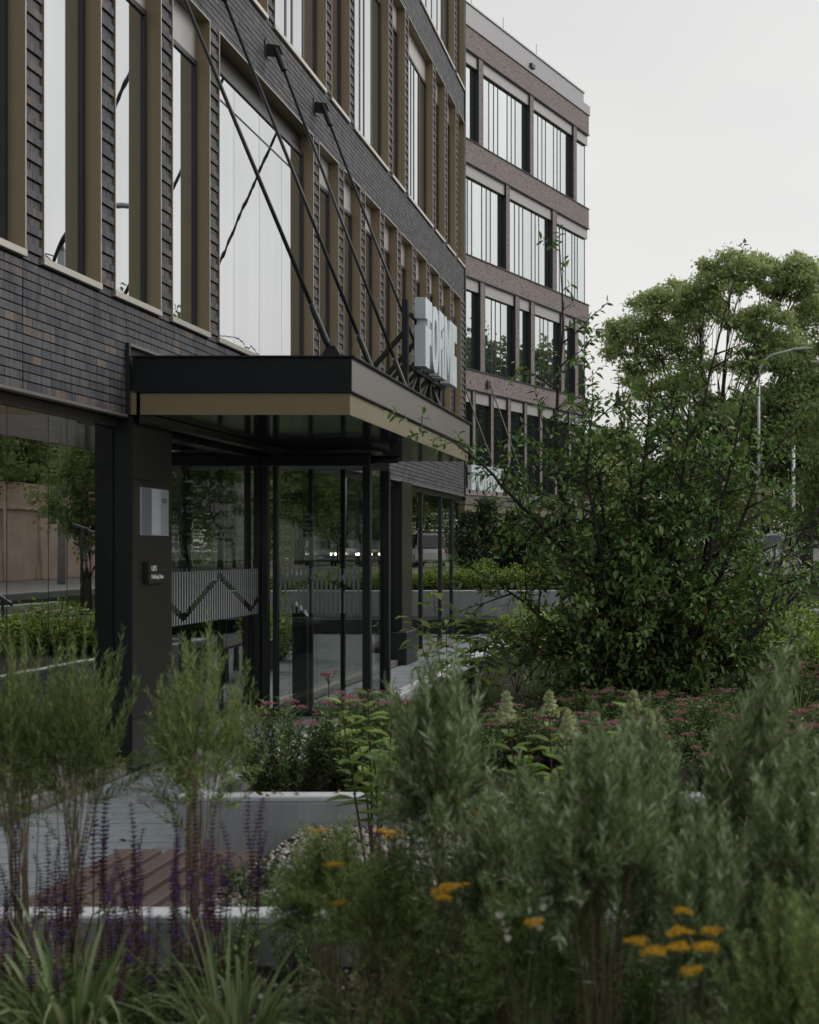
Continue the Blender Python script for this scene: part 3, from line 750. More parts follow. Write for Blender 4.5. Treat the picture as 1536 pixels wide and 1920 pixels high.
rowsB = {(14.16, 16.83): [(-2.43, .77), (1.02, 4.25), (4.47, 7.67), (7.9, TE)],
         (10.66, 13.42): [(-.65, 2.56), (2.77, 5.97), (6.26, TE)],
         (7.21, 9.99): [(-1.2, -.3), (-.05, .87), (1.14, 3.2), (3.45, 4.31), (4.57, 6.65), (6.9, 7.8), (8.05, TE)],
         (3.65, 6.58): [(-1.75, -.76), (-.6, .39), (.55, 1.54), (1.70, 2.68), (2.85, 3.84), (4.0, 4.98), (5.15, 6.13), (6.3, 7.28), (7.45, TE)]}
def window_b(a, b, z0, z1, corner):
    f = MB(); t = .02; dp_ = .17
    f.box(a, a+t, .0, dp_, z0, z1); f.box(a+t, b if corner else b-t, .0, dp_, z1-t, z1); f.box(a+t, b if corner else b-t, .0, dp_, z0, z0+t)
    if not corner: f.box(b-t, b, .0, dp_, z0, z1)
    w = bb(f, 'window', M['dark'])
    hp = .34
    bb(MB().box(a+t, b-(t if not corner else 0), .06, .16, z1-t-hp, z1-t-.002), 'header_panel', M['headerb'], w)
    lo, hi = z0+t, z1-t-hp
    wd = b-a-2*t
    if wd > 2.6: cuts = [.20, .30, .385, .585, .675, .76]
    elif wd > 1.7: cuts = [.34, .47, .64]
    elif wd > 1.05: cuts = [.55]
    else: cuts = []
    fr = MB()
    ys0, ys1 = .148, .185
    g = .03
    fr.box(a+t, a+t+g, ys0, ys1, lo, hi); fr.box(b-t-g, b-t, ys0, ys1, lo, hi); fr.box(a+t+g, b-t-g, ys0, ys1, lo, lo+g); fr.box(a+t+g, b-t-g, ys0, ys1, hi-g, hi)
    for c in cuts: fr.box(a+t+c*wd-.017, a+t+c*wd+.017, ys0, ys1, lo+g, hi-g)
    bb(fr, 'frame', M['dark'], w)
    ed = [0]+cuts+[1]
    for i, (c0, c1) in enumerate(zip(ed[:-1], ed[1:])):
        u0 = a+t+c0*wd+(.02 if i else g); u1 = a+t+c1*wd-(.02 if c1 < 1 else g)
        bb(MB().box(u0, u1, .16, .172, lo+g, hi-g), 'pane', M['glassb'], w)
    if corner: bb(MB().box(TE-.12, TE-.108, .2, 6, lo, hi), 'pane', M['glassb'], w)
for (z0, z1), row in rowsB.items():
    for i, (a, b) in enumerate(row):
        window_b(a, b, z0, z1, i == len(row)-1)
    for (a0, a1), (b0, b1) in zip(row[:-1], row[1:]):
        bb(MB().box(a1+.002, b0-.002, .004, .26, z0-.02, z1+.02), 'pier', M['brickb'])
    bb(MB().box(T0, row[0][0]-.002, .004, .26, z0-.02, z1+.02), 'pier', M['brickb'])
bb(MB().box(T0, TE-.1, .2, .216, .05, 2.85), 'pane', M['glassg'])
for tt in (0.2, 1.6, 3.0, 4.4, 5.8, 7.2, 8.7): bb(MB().box(tt, tt+.09, .10, .198, 0, 2.85), 'mullion', M['black'])
# its canopy and sign
CB = thing('entrance_canopy', 'far canopy with letter sign on the paler brick block', 'canopy', (-6.67, 40.2, 0), rz=ang)
def cb(m, name, mat, parent=CB, **kw): return m.build(name, mat, parent, local=True, **kw)
cb(MB().box(-3.1, 2.2, -1.7, -.03, 3.0, 3.26), 'upper_fascia', M['fascia'])
cb(MB().box(-3.13, 2.23, -1.74, -.03, 3.262, 3.29), 'roof_edge', M['edge'])
cb(MB().box(-3.05, 2.15, -1.66, -.03, 2.8, 2.998), 'lower_fascia', M['bronze_light'])
for tt, s_ in ((-2.3, -2.0), (-.5, -.4), (1.3, 1.25)):
    rr = cb(MB().tube([(tt, -.1, 6.85), (s_, -1.5, 3.3)], .02, 6), 'tie_rod', M['black'])
    cb(MB().box(tt-.1, tt+.1, -.06, -.03, 6.75, 6.98), 'anchor_plate', M['black'], rr)
S2 = thing('roof_sign', 'small far pale block letters on the canopy of the paler block', 'sign', (-6.67, 40.2, 0), 'letter signs on canopies', rz=ang)
S2w = Matrix.Translation(B.location) @ Matrix.Rotation(ang, 4, 'Z')
u0 = 0
for ch, w in zip('FORME', (.37, .36, .34, .44, .33)):
    build_letter(ch, w, .70, .12, M['sign'], None, lambda u, v, d, u0=u0: Vector((-2.46+u0+u, -1.42-d, 3.42+v))).parent = S2
    u0 += w+.012
for tt in (-2.3, -1.5, -.7): MB().box(tt, tt+.05, -1.40, -1.36, 3.29, 4.05).build('post', M['black'], S2, local=True)

# ------------------------------------------------------------------ planters, benches, walls, steps
def wall_piece(T, x0, x1, y0, y1, z0, z1, cop=.03, over=.012):
    MB().box(x0, x1, y0, y1, z0, z1-cop).build('wall_panel', M['concrete'], T, bevel=.006)
    MB().box(x0-over, x1+over, y0-over, y1+over, z1-cop+.001, z1).build('coping', M['coping'], T, bevel=.006)
P1 = thing('planter_wall', 'low pale concrete planter wall in front of the bench and gravel bed', 'planter wall', (-1, 4.4, 0))
for x0, x1 in ((-4.3, -2.6), (-2.59, -.6), (-.59, 1.0), (1.01, 2.5)):
    wall_piece(P1, x0, x1, 4.36, 4.48, 0, .55, over=.0 if x0 > -2.6 else .0)
P2 = thing('planter', 'pale concrete planter holding the spirea and the dark tree', 'planter', (0, 9, 0))
for x0, x1 in ((-2.37, -.75), (-.745, .9), (.905, 2.5)):
    wall_piece(P2, x0, x1, 6.48, 6.60, 0, .55, over=0)
for y0, y1 in ((6.48, 9.0), (9.005, 12.0), (12.005, 15.0), (15.005, 18.0)):
    wall_piece(P2, -2.49, -2.375, y0, y1, 0, .55, over=0)
wall_piece(P2, -2.37, 2.5, 17.88, 18.0, 0, .55, over=0)
MB().box(-2.372, 2.5, 6.602, 17.878, .1, .46).build('soil', M['soil'], P2)
P3 = thing('planter', 'gravel planter between the low front wall and the bench', 'planter', (.4, 5.5, 0))
pass
MB().box(-1.86, 2.5, 4.482, 6.478, .0, .40).build('soil', M['soil'], P3)
FB = MB().box(-4.3, 2.5, 1.4, 4.358, .0, .386).build('front_bed', M['soil'], kind='structure')

# gravel: loose stones over both beds
def pebbles(name, n, xr, yr, z, smin, smax):
    th = np.array([[1, 0, 0], [-1, 0, 0], [0, 1, 0], [0, -1, 0], [0, 0, 1], [0, 0, -1]], float)
    fc = np.array([[0, 2, 4], [2, 1, 4], [1, 3, 4], [3, 0, 4], [2, 0, 5], [1, 2, 5], [3, 1, 5], [0, 3, 5]])
    c = np.stack([nr.uniform(*xr, n), nr.uniform(*yr, n), np.full(n, z)+nr.uniform(-.002, .008, n)], 1)
    s_ = nr.uniform(smin, smax, (n, 3))*np.array([1, 1, .65]); a = nr.uniform(0, 2*PI, n)
    v = th[None]*s_[:, None]; v = v+nr.uniform(-.15, .15, v.shape)*s_[:, None]
    x = v[..., 0]*np.cos(a)[:, None]-v[..., 1]*np.sin(a)[:, None]; y_ = v[..., 0]*np.sin(a)[:, None]+v[..., 1]*np.cos(a)[:, None]
    V = np.stack([x, y_, v[..., 2]], -1)+c[:, None]
    Fc = (np.arange(n)*6)[:, None, None]+fc[None]
    return link(name, np_mesh(name, V.reshape(-1, 3), Fc.reshape(-1, 3)), M['stone'], None, 'stuff')
tag(pebbles('gravel', 9000, (-1.85, 1.2), (4.49, 6.47), .405, .010, .021), 'pale pink and grey gravel around the plants')
tag(pebbles('gravel', 3500, (-2.2, .9), (2.8, 4.35), .392, .008, .016), 'pale gravel under the striped grasses in front')

BN = thing('bench', 'low slatted timber bench against the gravel planter', 'bench', (-2.1, 5.1, 0))
for y0, y1 in ((4.56, 4.80), (5.50, 5.74)):
    MB().box(-2.43, -1.90, y0, y1, 0, .405).build('support', M['concrete'], BN, bevel=.008)
for i in range(6):
    x0 = -2.46+i*.107
    MB().box(x0, x0+.072, 4.52, 5.78, .412, .452).build('slat', M['wood'], BN, bevel=.004)
MB().box(-2.44, -1.84, 4.85, 4.9, .37, .411).build('bearer', M['black'], BN)
MB().box(-2.44, -1.84, 5.5, 5.55, .37, .411).build('bearer', M['black'], BN)

BD = thing('bench', 'dark metal framed bench beside the path beyond the planter grasses', 'bench', (-2.7, 17.7, 0))
for y0 in (17.55, 19.2):
    lg = MB(); lg.box(-2.87, -2.80, y0, y0+.10, 0, .38); lg.box(-2.47, -2.40, y0, y0+.10, 0, .38); lg.box(-2.87, -2.40, y0, y0+.10, .382, .45)
    lg.build('end_frame', M['black'], BD, bevel=.004)
for i in range(4):
    MB().box(-2.865+i*.118, -2.865+i*.118+.10, 17.655, 19.195, .43, .465).build('slat', M['wood'], BD)
BC = thing('litter_bin', 'small dark square bin beside the metal bench', 'bin', (-3.1, 18.9, 0))
MB().prism([(-3.03, .02), (-2.91, .02), (-2.90, .43), (-3.04, .43)], 'y', 18.9, 19.1).build('body', M['black'], BC, bevel=.005)
MB().box(-3.05, -2.89, 18.89, 19.11, .432, .46).build('lid', M['dark'], BC, bevel=.004)

RW = thing('retaining_wall', 'smooth grey concrete wall closing the end of the path', 'wall', (-3, 28.8, 0))
for x0, x1 in ((-4.95, -3.2), (-3.195, -1.4), (-1.395, .6), (.605, 2.4)):
    wall_piece(RW, x0, x1, 28.75, 29.0, 0, .86, cop=.02, over=0)
MB().box(-4.95, 2.4, 27.6, 28.74, 0, .30).build('plinth_seat', M['dark'], RW, bevel=.01)
MB().box(-4.95, 2.4, 29.002, 36, .0, .80).build('soil', M['soil'], RW)
# steps up to the street with two sloping rails
sp_ = MB()
for i in range(6): sp_.box(.9+i*.35, 2.9, 20.2, 24.8, i*.13, (i+1)*.13)
sp_.build('steps', M['concrete'], kind='structure', bevel=.01)
def railing(y, x0, z0, x1, z1, lab):
    T = thing('stair_railing', lab, 'railing', (x0, y, 0), 'railings of the side steps')
    m = MB(); dx, dz = (x1-x0), (z1-z0)
    m.prism([(x0, z0), (x1, z1), (x1, z1+.05), (x0, z0+.05)], 'y', y-.03, y+.03); 
    m.fixed
    v = [(p[0], p[1], p[2]) for p in m.v]
    m.build('handrail', M['dark'], T)
    MB().prism([(x0, z0+.052), (x1, z1+.052), (x1, z1+.058), (x0, z0+.058)], 'y', y-.03, y+.03).build('handrail_strip', M['greypole'], T)
    m2 = MB().prism([(x0, z0-.35), (x1, z1-.35), (x1, z1-.31), (x0, z0-.31)], 'y', y-.02, y+.02); m2.build('lower_rail', M['dark'], T)
    n = 5
    for i in range(n):
        t_ = (i+.5)/n; xx = x0+dx*t_; zz = z0+dz*t_
        MB().box(xx-.02, xx+.02, y-.012, y+.012, max(zz-1.0, 0), zz-.001).build('baluster', M['dark'], T)
railing(25.0, .75, 1.38, 2.5, 2.20, 'upper dark sloping handrail seen through the dark tree')
railing(20.0, 1.15, .90, 2.9, 1.80, 'nearer dark sloping handrail right of the dark tree')

# ------------------------------------------------------------------ street things
def street_lamp(x, y, h, arm, label, d=1):
    T = thing('street_lamp', label, 'street lamp', (x, y, .8), 'street lamps')
    MB().tube([(x, y, .8), (x, y, .8+h*.5), (x, y, .8+h-1.2)], [.075, .062, .05], 10).build('pole', M['greypole'], T, smooth=True)
    pts = [(x, y, .8+h-1.2)]+[(x+d*arm*(1-math.cos(a)) if False else x+d*arm*math.sin(a)*.45*(a/(PI/2)), y, .8+h-1.2+1.0*math.sin(a)) for a in (.35, .7, 1.05, 1.4)]
    e = pts[-1]
    pts.append((x+d*arm, y, e[2]+.22))
    MB().tube(pts, .034, 8).build('arm', M['greypole'], T, smooth=True)
    ex = x+d*arm
    MB().prism([(ex-.05*d, e[2]+.17), (ex+.35*d, e[2]+.20), (ex+.8*d, e[2]+.24), (ex+.75*d, e[2]+.28), (ex+.3*d, e[2]+.30), (ex-.05*d, e[2]+.26)], 'y', y-.12, y+.12).build('lamp_head', M['greypole'], T, bevel=.03)
    return T
street_lamp(2.98, 56, 9.35, 1.5, 'grey street lamp with a curved arm against the park trees')
street_lamp(8.0, 36, 10.2, 1.5, 'grey street lamp across the street mirrored in the upper windows', -1)
street_lamp(8.0, 66, 10.2, 1.5, 'grey street lamp far along the street mirrored in the wide window', -1)
WP = thing('flagpole', 'plain white pole standing by the street right of the lamp', 'pole', (3.96, 50, .8))
MB().tube([(3.96, 50, .8), (3.96, 50, 5.6)], [.075, .06], 10).build('shaft', M['whitepaint'], WP, smooth=True)
MB().tube([(3.96, 50, 5.6), (3.96, 50, 5.72)], [.07, .02], 10).build('finial', M['whitepaint'], WP)
OW = thing('overhead_wires', 'slack overhead wires strung along the street', 'wires', (9, 50, 9))
for (xx, zz, sg) in ((8.6, 10.0, .5), (9.2, 9.5, .6), (10.2, 10.6, .4)):
    m = MB()
    for k_ in range(5):
        ya = 24+k_*14
        m.tube([(xx, ya+14*t/6, zz-sg*4*(t/6)*(1-t/6)) for t in range(7)], .022, 4, cap=False)
    m.build('wire', M['black'], OW)

def car(x, y, rz, paint, label, lit=False, suv=False):
    T = thing('car', label, 'car', (x, y, .8), rz=rz)
    H = 1.78 if suv else 1.46
    Lh = 2.25; W = .9
    prof = [(-Lh, .35), (-Lh, .78), (-Lh+.1, .98 if suv else .92), (-1.3, 1.0), (1.15, 1.0), (Lh-.15, .84), (Lh, .66), (Lh, .3), (1.75, .24), (-1.75, .24)]
    top = ([(-2.1, 1.0), (-1.95, H-.1), (-1.7, H), (.35, H), (1.2, 1.0)] if suv else [(-1.75, .98), (-1.1, H-.03), (-.8, H), (.25, H), (1.15, 1.0)])
    b_ = MB().prism([(u, v) for u, v in prof], 'x', -W, W)
    m = MB(); m.v = [(p[0]*(.96 if p[2] > .9 else 1), p[1], p[2]) for p in b_.v]; m.f = b_.f
    m.build('body', paint, T, local=True, bevel=.06)
    b_ = MB().prism(top, 'x', -W+.05, W-.05)
    m = MB(); m.v = [(p[0]*(.82 if p[2] > 1.2 else 1), p[1], p[2]+.001) for p in b_.v]; m.f = b_.f
    m.build('cabin', M['carglass'], T, local=True, bevel=.04)
    r0, r1 = top[2][0], top[3][0]
    MB().box(-.66, .66, r0, r1, H-.01, H+.02).build('roof_skin', paint, T, local=True, bevel=.02)
    for q in (top[0], top[-1]):
        t_ = top[1] if q is top[0] else top[-2]
        for s_ in (-1, 1):
            MB().tube([(s_*(W-.06), q[0], q[1]), (s_*(W-.06)*.84, t_[0], t_[1]+.01)], .045, 5).build('pillar', paint, T, local=True)
    for yy in (-1.4, 1.4):
        for s_ in (-1, 1):
            w = MB().tube([(s_*(W-.2), yy, .33), (s_*(W+.01), yy, .33)], .33, 18).build('wheel', M['tyre'], T, local=True)
            MB().tube([(s_*(W+.011), yy, .33), (s_*(W+.02), yy, .33)], .20, 14).build('rim', M['rim'], w, local=True)
    for s_ in (-1, 1):
        MB().box(s_*.68-.12, s_*.68+.12, Lh-.06, Lh+.015, .61, .74).build('headlight', M['lamp'] if lit else M['rim'], T, local=True, bevel=.02)
        MB().box(s_*.76-.09, s_*.76+.09, -Lh-.012, -Lh+.05, .72, 1.0 if suv else .9).build('tail_light', M['redlamp'] if suv else M['rim'], T, local=True, bevel=.02)
    MB().box(-.26, .26, Lh+.001, Lh+.012, .42, .53).build('number_plate', M['whitepaint'], T, local=True)
    MB().box(-.6, .6, Lh-.02, Lh+.008, .50, .585).build('grille', M['black'], T, local=True)
    return T
M['carwhite'] = pbr('car_paint_white', (.62, .63, .64), .25, 0, .6, .03)
M['cardark'] = pbr('car_paint_dark', (.03, .035, .045), .22, .2, .6, .03)
M['cargrey'] = pbr('car_paint_grey', (.22, .23, .24), .25, .4, .6, .03)
M['carblue'] = pbr('car_paint_blue', (.05, .08, .14), .22, .3, .6, .03)
car(5.75, 72, R(-35), M['carwhite'], 'white car with its rear to us crossing the far street', suv=True)
for (x, y, rz, p, lb) in ((12.6, 78, 163, 'cargrey', 'grey car with lit headlights leftmost in the queue mirrored in the lobby'),
                          (10.9, 80, 166, 'carwhite', 'white car with lit headlights second in the mirrored queue'),
                          (9.3, 77, 168, 'cardark', 'dark car with lit headlights in the middle of the mirrored queue'),
                          (7.6, 79, 170, 'carblue', 'blue car with lit headlights nearest the right end of the mirrored queue'),
                          (11.6, 92, 166, 'cardark', 'dark car with lit headlights in the second row of the mirrored queue'),
                          (9.4, 94, 168, 'carwhite', 'white car with lit headlights in the second row of the mirrored queue'),
                          ):
    car(x, y, R(rz), M[p], lb, lit=True)

FN = thing('boundary_fence', 'weathered pinkish concrete panel fence across the street', 'fence', (11.5, 38, .8))
for i in range(18):
    ya = 16+i*2.0
    MB().box(11.5, 11.62, ya+.13, ya+1.87, .8, 2.95).build('panel', M['fence'], FN, bevel=.01)
    MB().box(11.42, 11.70, ya-.12, ya+.12, .8, 3.15).build('post', M['fence'], FN, bevel=.02)
    MB().box(11.40, 11.72, ya+.13, ya+1.87, 2.96, 3.06).build('coping', M['fence'], FN, bevel=.01)
    if i > 6: MB().box(12.6, 12.75, ya, ya+1.99, 2.4, 3.9).build('upper_panel', M['fence'], FN)

HB = thing('beige_building', 'low beige building half hidden behind the park trees', 'building', (-7, 118, 0))
MB().box(-10.5, -4.6, 118, 128, 0, 11.4).build('wall', M['beige'], HB)
MB().prism([(-10.8, 11.401), (-4.3, 11.401), (-7.5, 12.6)], 'y', 117.7, 128).build('roof', M['greypole'], HB)
for i in range(3):
    for j in range(3):
        w = MB().box(-9.8+i*1.8, -8.9+i*1.8, 117.93, 117.99, 1.6+j*3.1, 3.2+j*3.1).build('window', M['whitepaint'], HB)
        MB().box(-9.7+i*1.8, -9.0+i*1.8, 117.90, 117.928, 1.7+j*3.1, 3.1+j*3.1).build('pane', M['carglass'], w)

# ------------------------------------------------------------------ plants: helpers
def wiggle(p0, p1, n, amp, r=rng):
    p0, p1 = Vector(p0), Vector(p1); L_ = (p1-p0).length
    out = [p0]
    off = Vector((0, 0, 0))
    for i in range(1, n):
        off += Vector((r.gauss(0, 1), r.gauss(0, 1), r.gauss(0, .5)))*amp*L_/n
        out.append(p0.lerp(p1, i/n)+off*(1-i/n*.5))
    out.append(p1)
    return out

def rdir(r, up=.3):
    v = Vector((r.gauss(0, 1), r.gauss(0, 1), r.gauss(0, 1)+up)); return v.normalized()

class LeafBag:
    def __init__(s): s.P = []; s.D = []; s.L = []; s.W = []
    def add(s, p, d, l, w): s.P.append(tuple(p)); s.D.append(tuple(d)); s.L.append(l); s.W.append(w)
    def build(s, name, mat, parent, local=False, **kw):
        if not s.P: return None
        P = np.array(s.P)
        if not local and parent is not None: P = P-np.array(wloc(parent))
        return leaves(name, P, np.array(s.D), np.array(s.L), np.array(s.W), mat, parent, **kw)

# --- park trees: trunk, limbs and crown of leaf tufts spread through lobes
def park_tree(name, label, loc, lobes, n_tuft, leaf, mat, per=60, trunk_r=.3, group=None, seed=1, fork=.35, shell=.55, tuft=.55, sq=.75, local=False, cat='tree'):
    r = random.Random(seed); q = np.random.RandomState(seed)
    T = thing(name, label, cat, loc, group)
    base = Vector((0, 0, 0))
    hs_ = [l[2] for l in lobes]; cx_ = sum(l[0] for l in lobes)/len(lobes); cy_ = sum(l[1] for l in lobes)/len(lobes)
    fz = min(hs_)*fork+.2
    tr = MB()
    fk = Vector((cx_*.35, cy_*.35, fz))
    tr.tube(wiggle((0, 0, -.1), fk, 4, .05, r), [trunk_r*1.25, trunk_r, trunk_r*.9, trunk_r*.8, trunk_r*.72], 9)
    tot = sum(l[3]**2 for l in lobes)
    Ps, Ds, Ls = [], [], []
    for (lx, ly, lz, lr) in lobes:
        c = Vector((lx, ly, lz))
        lim = wiggle(fk-Vector((0, 0, .3*rng.random())), c, 5, .12, r)
        tr.tube(lim, [trunk_r*.30, trunk_r*.24, trunk_r*.18, trunk_r*.12, trunk_r*.08, trunk_r*.04], 6)
        nt = max(3, int(n_tuft*lr**2/tot))
        for i in range(nt):
            d = rdir(r, .25); rad = lr*(shell+(1-shell)*r.random())
            tp = c+Vector((d.x*rad, d.y*rad, d.z*rad*sq))
            if i % 4 == 0:
                k_ = r.choice(lim[2:])
                tr.tube(wiggle(k_, tp, 3, .15, r), [trunk_r*.09, trunk_r*.07, trunk_r*.05, trunk_r*.03], 4, cap=False)
            ts = tuft*(.7+.6*r.random())
            pp = q.normal(size=(per, 3))*np.array([ts, ts, ts*.55])*.6+np.array(tp)
            dd = q.normal(size=(per, 3))+(pp-np.array(tp))*1.2+np.array([0, 0, -.15])
            Ps.append(pp); Ds.append(dd); Ls.append(leaf*(.6+.7*q.rand(per)))
    tr.build('trunk', M['bark'], T, local=True, smooth=True)
    Ls = np.concatenate(Ls)
    leaves('crown', np.concatenate(Ps), np.concatenate(Ds), Ls, Ls*.62, mat, T)
    return T

# big airy tree above the street, lobes set out as they stand
def lobes_px(lst, y, base):
    out = []
    for (px, py, pr, dy) in lst:
        w = at(px, py, y+dy); out.append((w.x-base[0], dy, w.z-base[2], pr*y/F_PX))
    return out
b = (1.6, 76, .8)
park_tree('park_tree', 'tall airy light green tree standing above the street lamp', b,
          lobes_px([(1178, 625, 44, 0), (1205, 680, 44, 1), (1225, 575, 50, -1), (1265, 565, 48, 2), (1262, 640, 46, 0), (1335, 520, 52, 0), (1330, 575, 45, 3), (1395, 520, 50, -1),
                    (1450, 530, 55, 1), (1500, 530, 55, 0), (1440, 600, 50, -2), (1520, 600, 60, 2), (1480, 660, 55, -1), (1410, 680, 40, 1), (1285, 715, 40, 0), (1540, 680, 60, 0), (1290, 610, 36, 1), (1380, 600, 34, 0), (1150, 640, 26, 1), (1190, 730, 38, 0), (1250, 740, 38, 1), (1340, 770, 44, 0), (1400, 770, 44, -1), (1460, 760, 50, 0), (1345, 690, 20, 0), (1298, 560, 40, 1), (1366, 497, 34, 0), (1422, 498, 30, 1), (1232, 620, 34, 0), (1300, 670, 30, 1), (1420, 640, 40, 0), (1160, 665, 30, 0), (1500, 495, 30, 0)], 76, b),
          640, .22, M['oak'], per=105, trunk_r=.42, seed=5, fork=.55, shell=.45, tuft=.42)
b = (5.9, 66, .8)
park_tree('park_tree', 'dense dark green tree right of the street lamp', b,
          lobes_px([(1470, 760, 60, 0), (1530, 740, 70, 1), (1420, 800, 55, 0), (1500, 830, 75, -1), (1440, 870, 60, 1), (1540, 880, 60, 0), (1395, 860, 45, 0), (1470, 690, 40, 0)], 66, b),
          300, .24, M['dkoak'], per=95, trunk_r=.3, seed=8, fork=.5, shell=.25, tuft=.55)
for i, (px, py, hw, yy, kind) in enumerate([(1150, 790, 60, 112, 0), (1215, 755, 50, 120, 2), (1262, 745, 42, 118, 2), (1310, 770, 60, 110, 1), (1370, 760, 60, 114, 0), (1440, 740, 70, 108, 1), (1520, 720, 80, 112, 0), (1120, 850, 50, 105, 1), (1600, 700, 90, 115, 1), (1680, 720, 90, 110, 0)]):
    w = at(px, py, yy); H = w.z-.8; rr = hw*yy/F_PX
    lb = ['broad green tree in the row behind the street', 'broad yellow green tree in the row behind the street', 'dark pointed conifer rising behind the row of trees'][kind]
    lb += [' nearest the beige building', ' left of the big tree trunk', ' close beside the big tree trunk', ' under the big tree crown', ' behind the lamp pole', ' behind the white pole', ' at the picture edge', ', the lowest of the row', ' beyond the white car', ' far beyond the white car'][i]
    if kind == 2:
        lo = [(0, 0, H*(.2+.75*k/6), rr*(1-.82*k/6)) for k in range(7)]
        park_tree('conifer_tree', lb, (w.x, yy, .8), lo, 130, .30, M['conifer'], per=70, trunk_r=.25, seed=20+i, group='trees behind the street', fork=.1, shell=.4, tuft=.5, sq=.5)
    else:
        lo = [(0, 0, H*.80, rr*.8), (rr*.6, 0, H*.6, rr*.75), (-rr*.6, .5, H*.58, rr*.75), (0, -1, H*.4, rr*.9), (rr*.3, 1, H*.9, rr*.45), (-rr*.4, 0, H*.33, rr*.7)]
        park_tree('park_tree', lb, (w.x, yy, .8), lo, 150, .36, [M['dkoak'], M['oak']][kind], per=70, trunk_r=.28, seed=20+i, group='trees behind the street', shell=.3, tuft=.8)
# street trees on the far side of the street; the shop windows mirror them
proto = []
for k_ in range(3):
    rr = 2.1
    lo = [(0, 0, 6.6, 1.5), (1.2, .2, 5.2, 1.6), (-1.1, .4, 5.0, 1.6), (.2, -1, 4.0, 1.9), (-.2, 1.1, 3.6, 1.8), (.5, 0, 2.6, 1.5)]
    lo = [(a+rng.uniform(-.5, .5), b_+rng.uniform(-.5, .5), c+rng.uniform(-.4, .4), d) for a, b_, c, d in lo]
    t = park_tree('street_tree', 'green tree lining the far side of the street behind the fence', (13.6+k_*2.2, 40+k_*6.5, .8), lo, 150, .20, [M['dkoak'], M['oak'], M['dkoak']][k_], per=60, trunk_r=.16, seed=60+k_, group='trees along the far pavement', shell=.3, tuft=.42)
    t['label'] = ['first extra tree standing behind the street tree row', 'yellow green extra tree standing behind the street tree row', 'farthest extra tree standing behind the street tree row'][k_]
    proto.append(t)
for i in range(15):
    c = copy_tree(proto[i % 3])
    place(c, (13.4+rng.uniform(0, 5), 31+i*5.6+rng.uniform(-1, 1), .8), rng.uniform(0, 6), rng.uniform(.85, 1.25), 'street tree behind the fence, '+('nearest to us' if i == 0 else 'number '+'two three four five six seven eight nine ten eleven twelve thirteen fourteen fifteen'.split()[i-1]+' of the row going away'))
for i, (tx, ty) in enumerate([(16.5, 61), (20, 64), (23, 67), (26, 70), (18.5, 69), (22, 74), (16.2, 66)]):
    c = copy_tree(proto[(i*2) % 3]); place(c, (tx, ty, .8), i*1.7, (1.45, 1.45, 1.7), 'tall street tree mirrored in the windows of the paler block, '+['nearest', 'second', 'third', 'farthest', 'fourth', 'fifth', 'sixth'][i]+' of its clump')
for i, (tx, ty) in enumerate([(-9, -26), (-3.5, -29), (1.5, -26.5), (6.5, -29), (11, -26)]):  # unseen trees added to darken what the lobby glass reflects
    c = copy_tree(proto[i % 3]); place(c, (tx, ty, 0), i*1.3, 1.1, 'street tree behind the viewpoint mirrored in the lobby front, '+['left end', 'second', 'middle', 'fourth', 'right end'][i]+' of its row')
    c['group'] = 'trees behind the viewpoint'
c = copy_tree(proto[0]); place(c, (2.9, 26.3, .45), 1.0, (.42, .42, .60), 'small dense green tree in the raised bed beside the side steps')
del c['group']

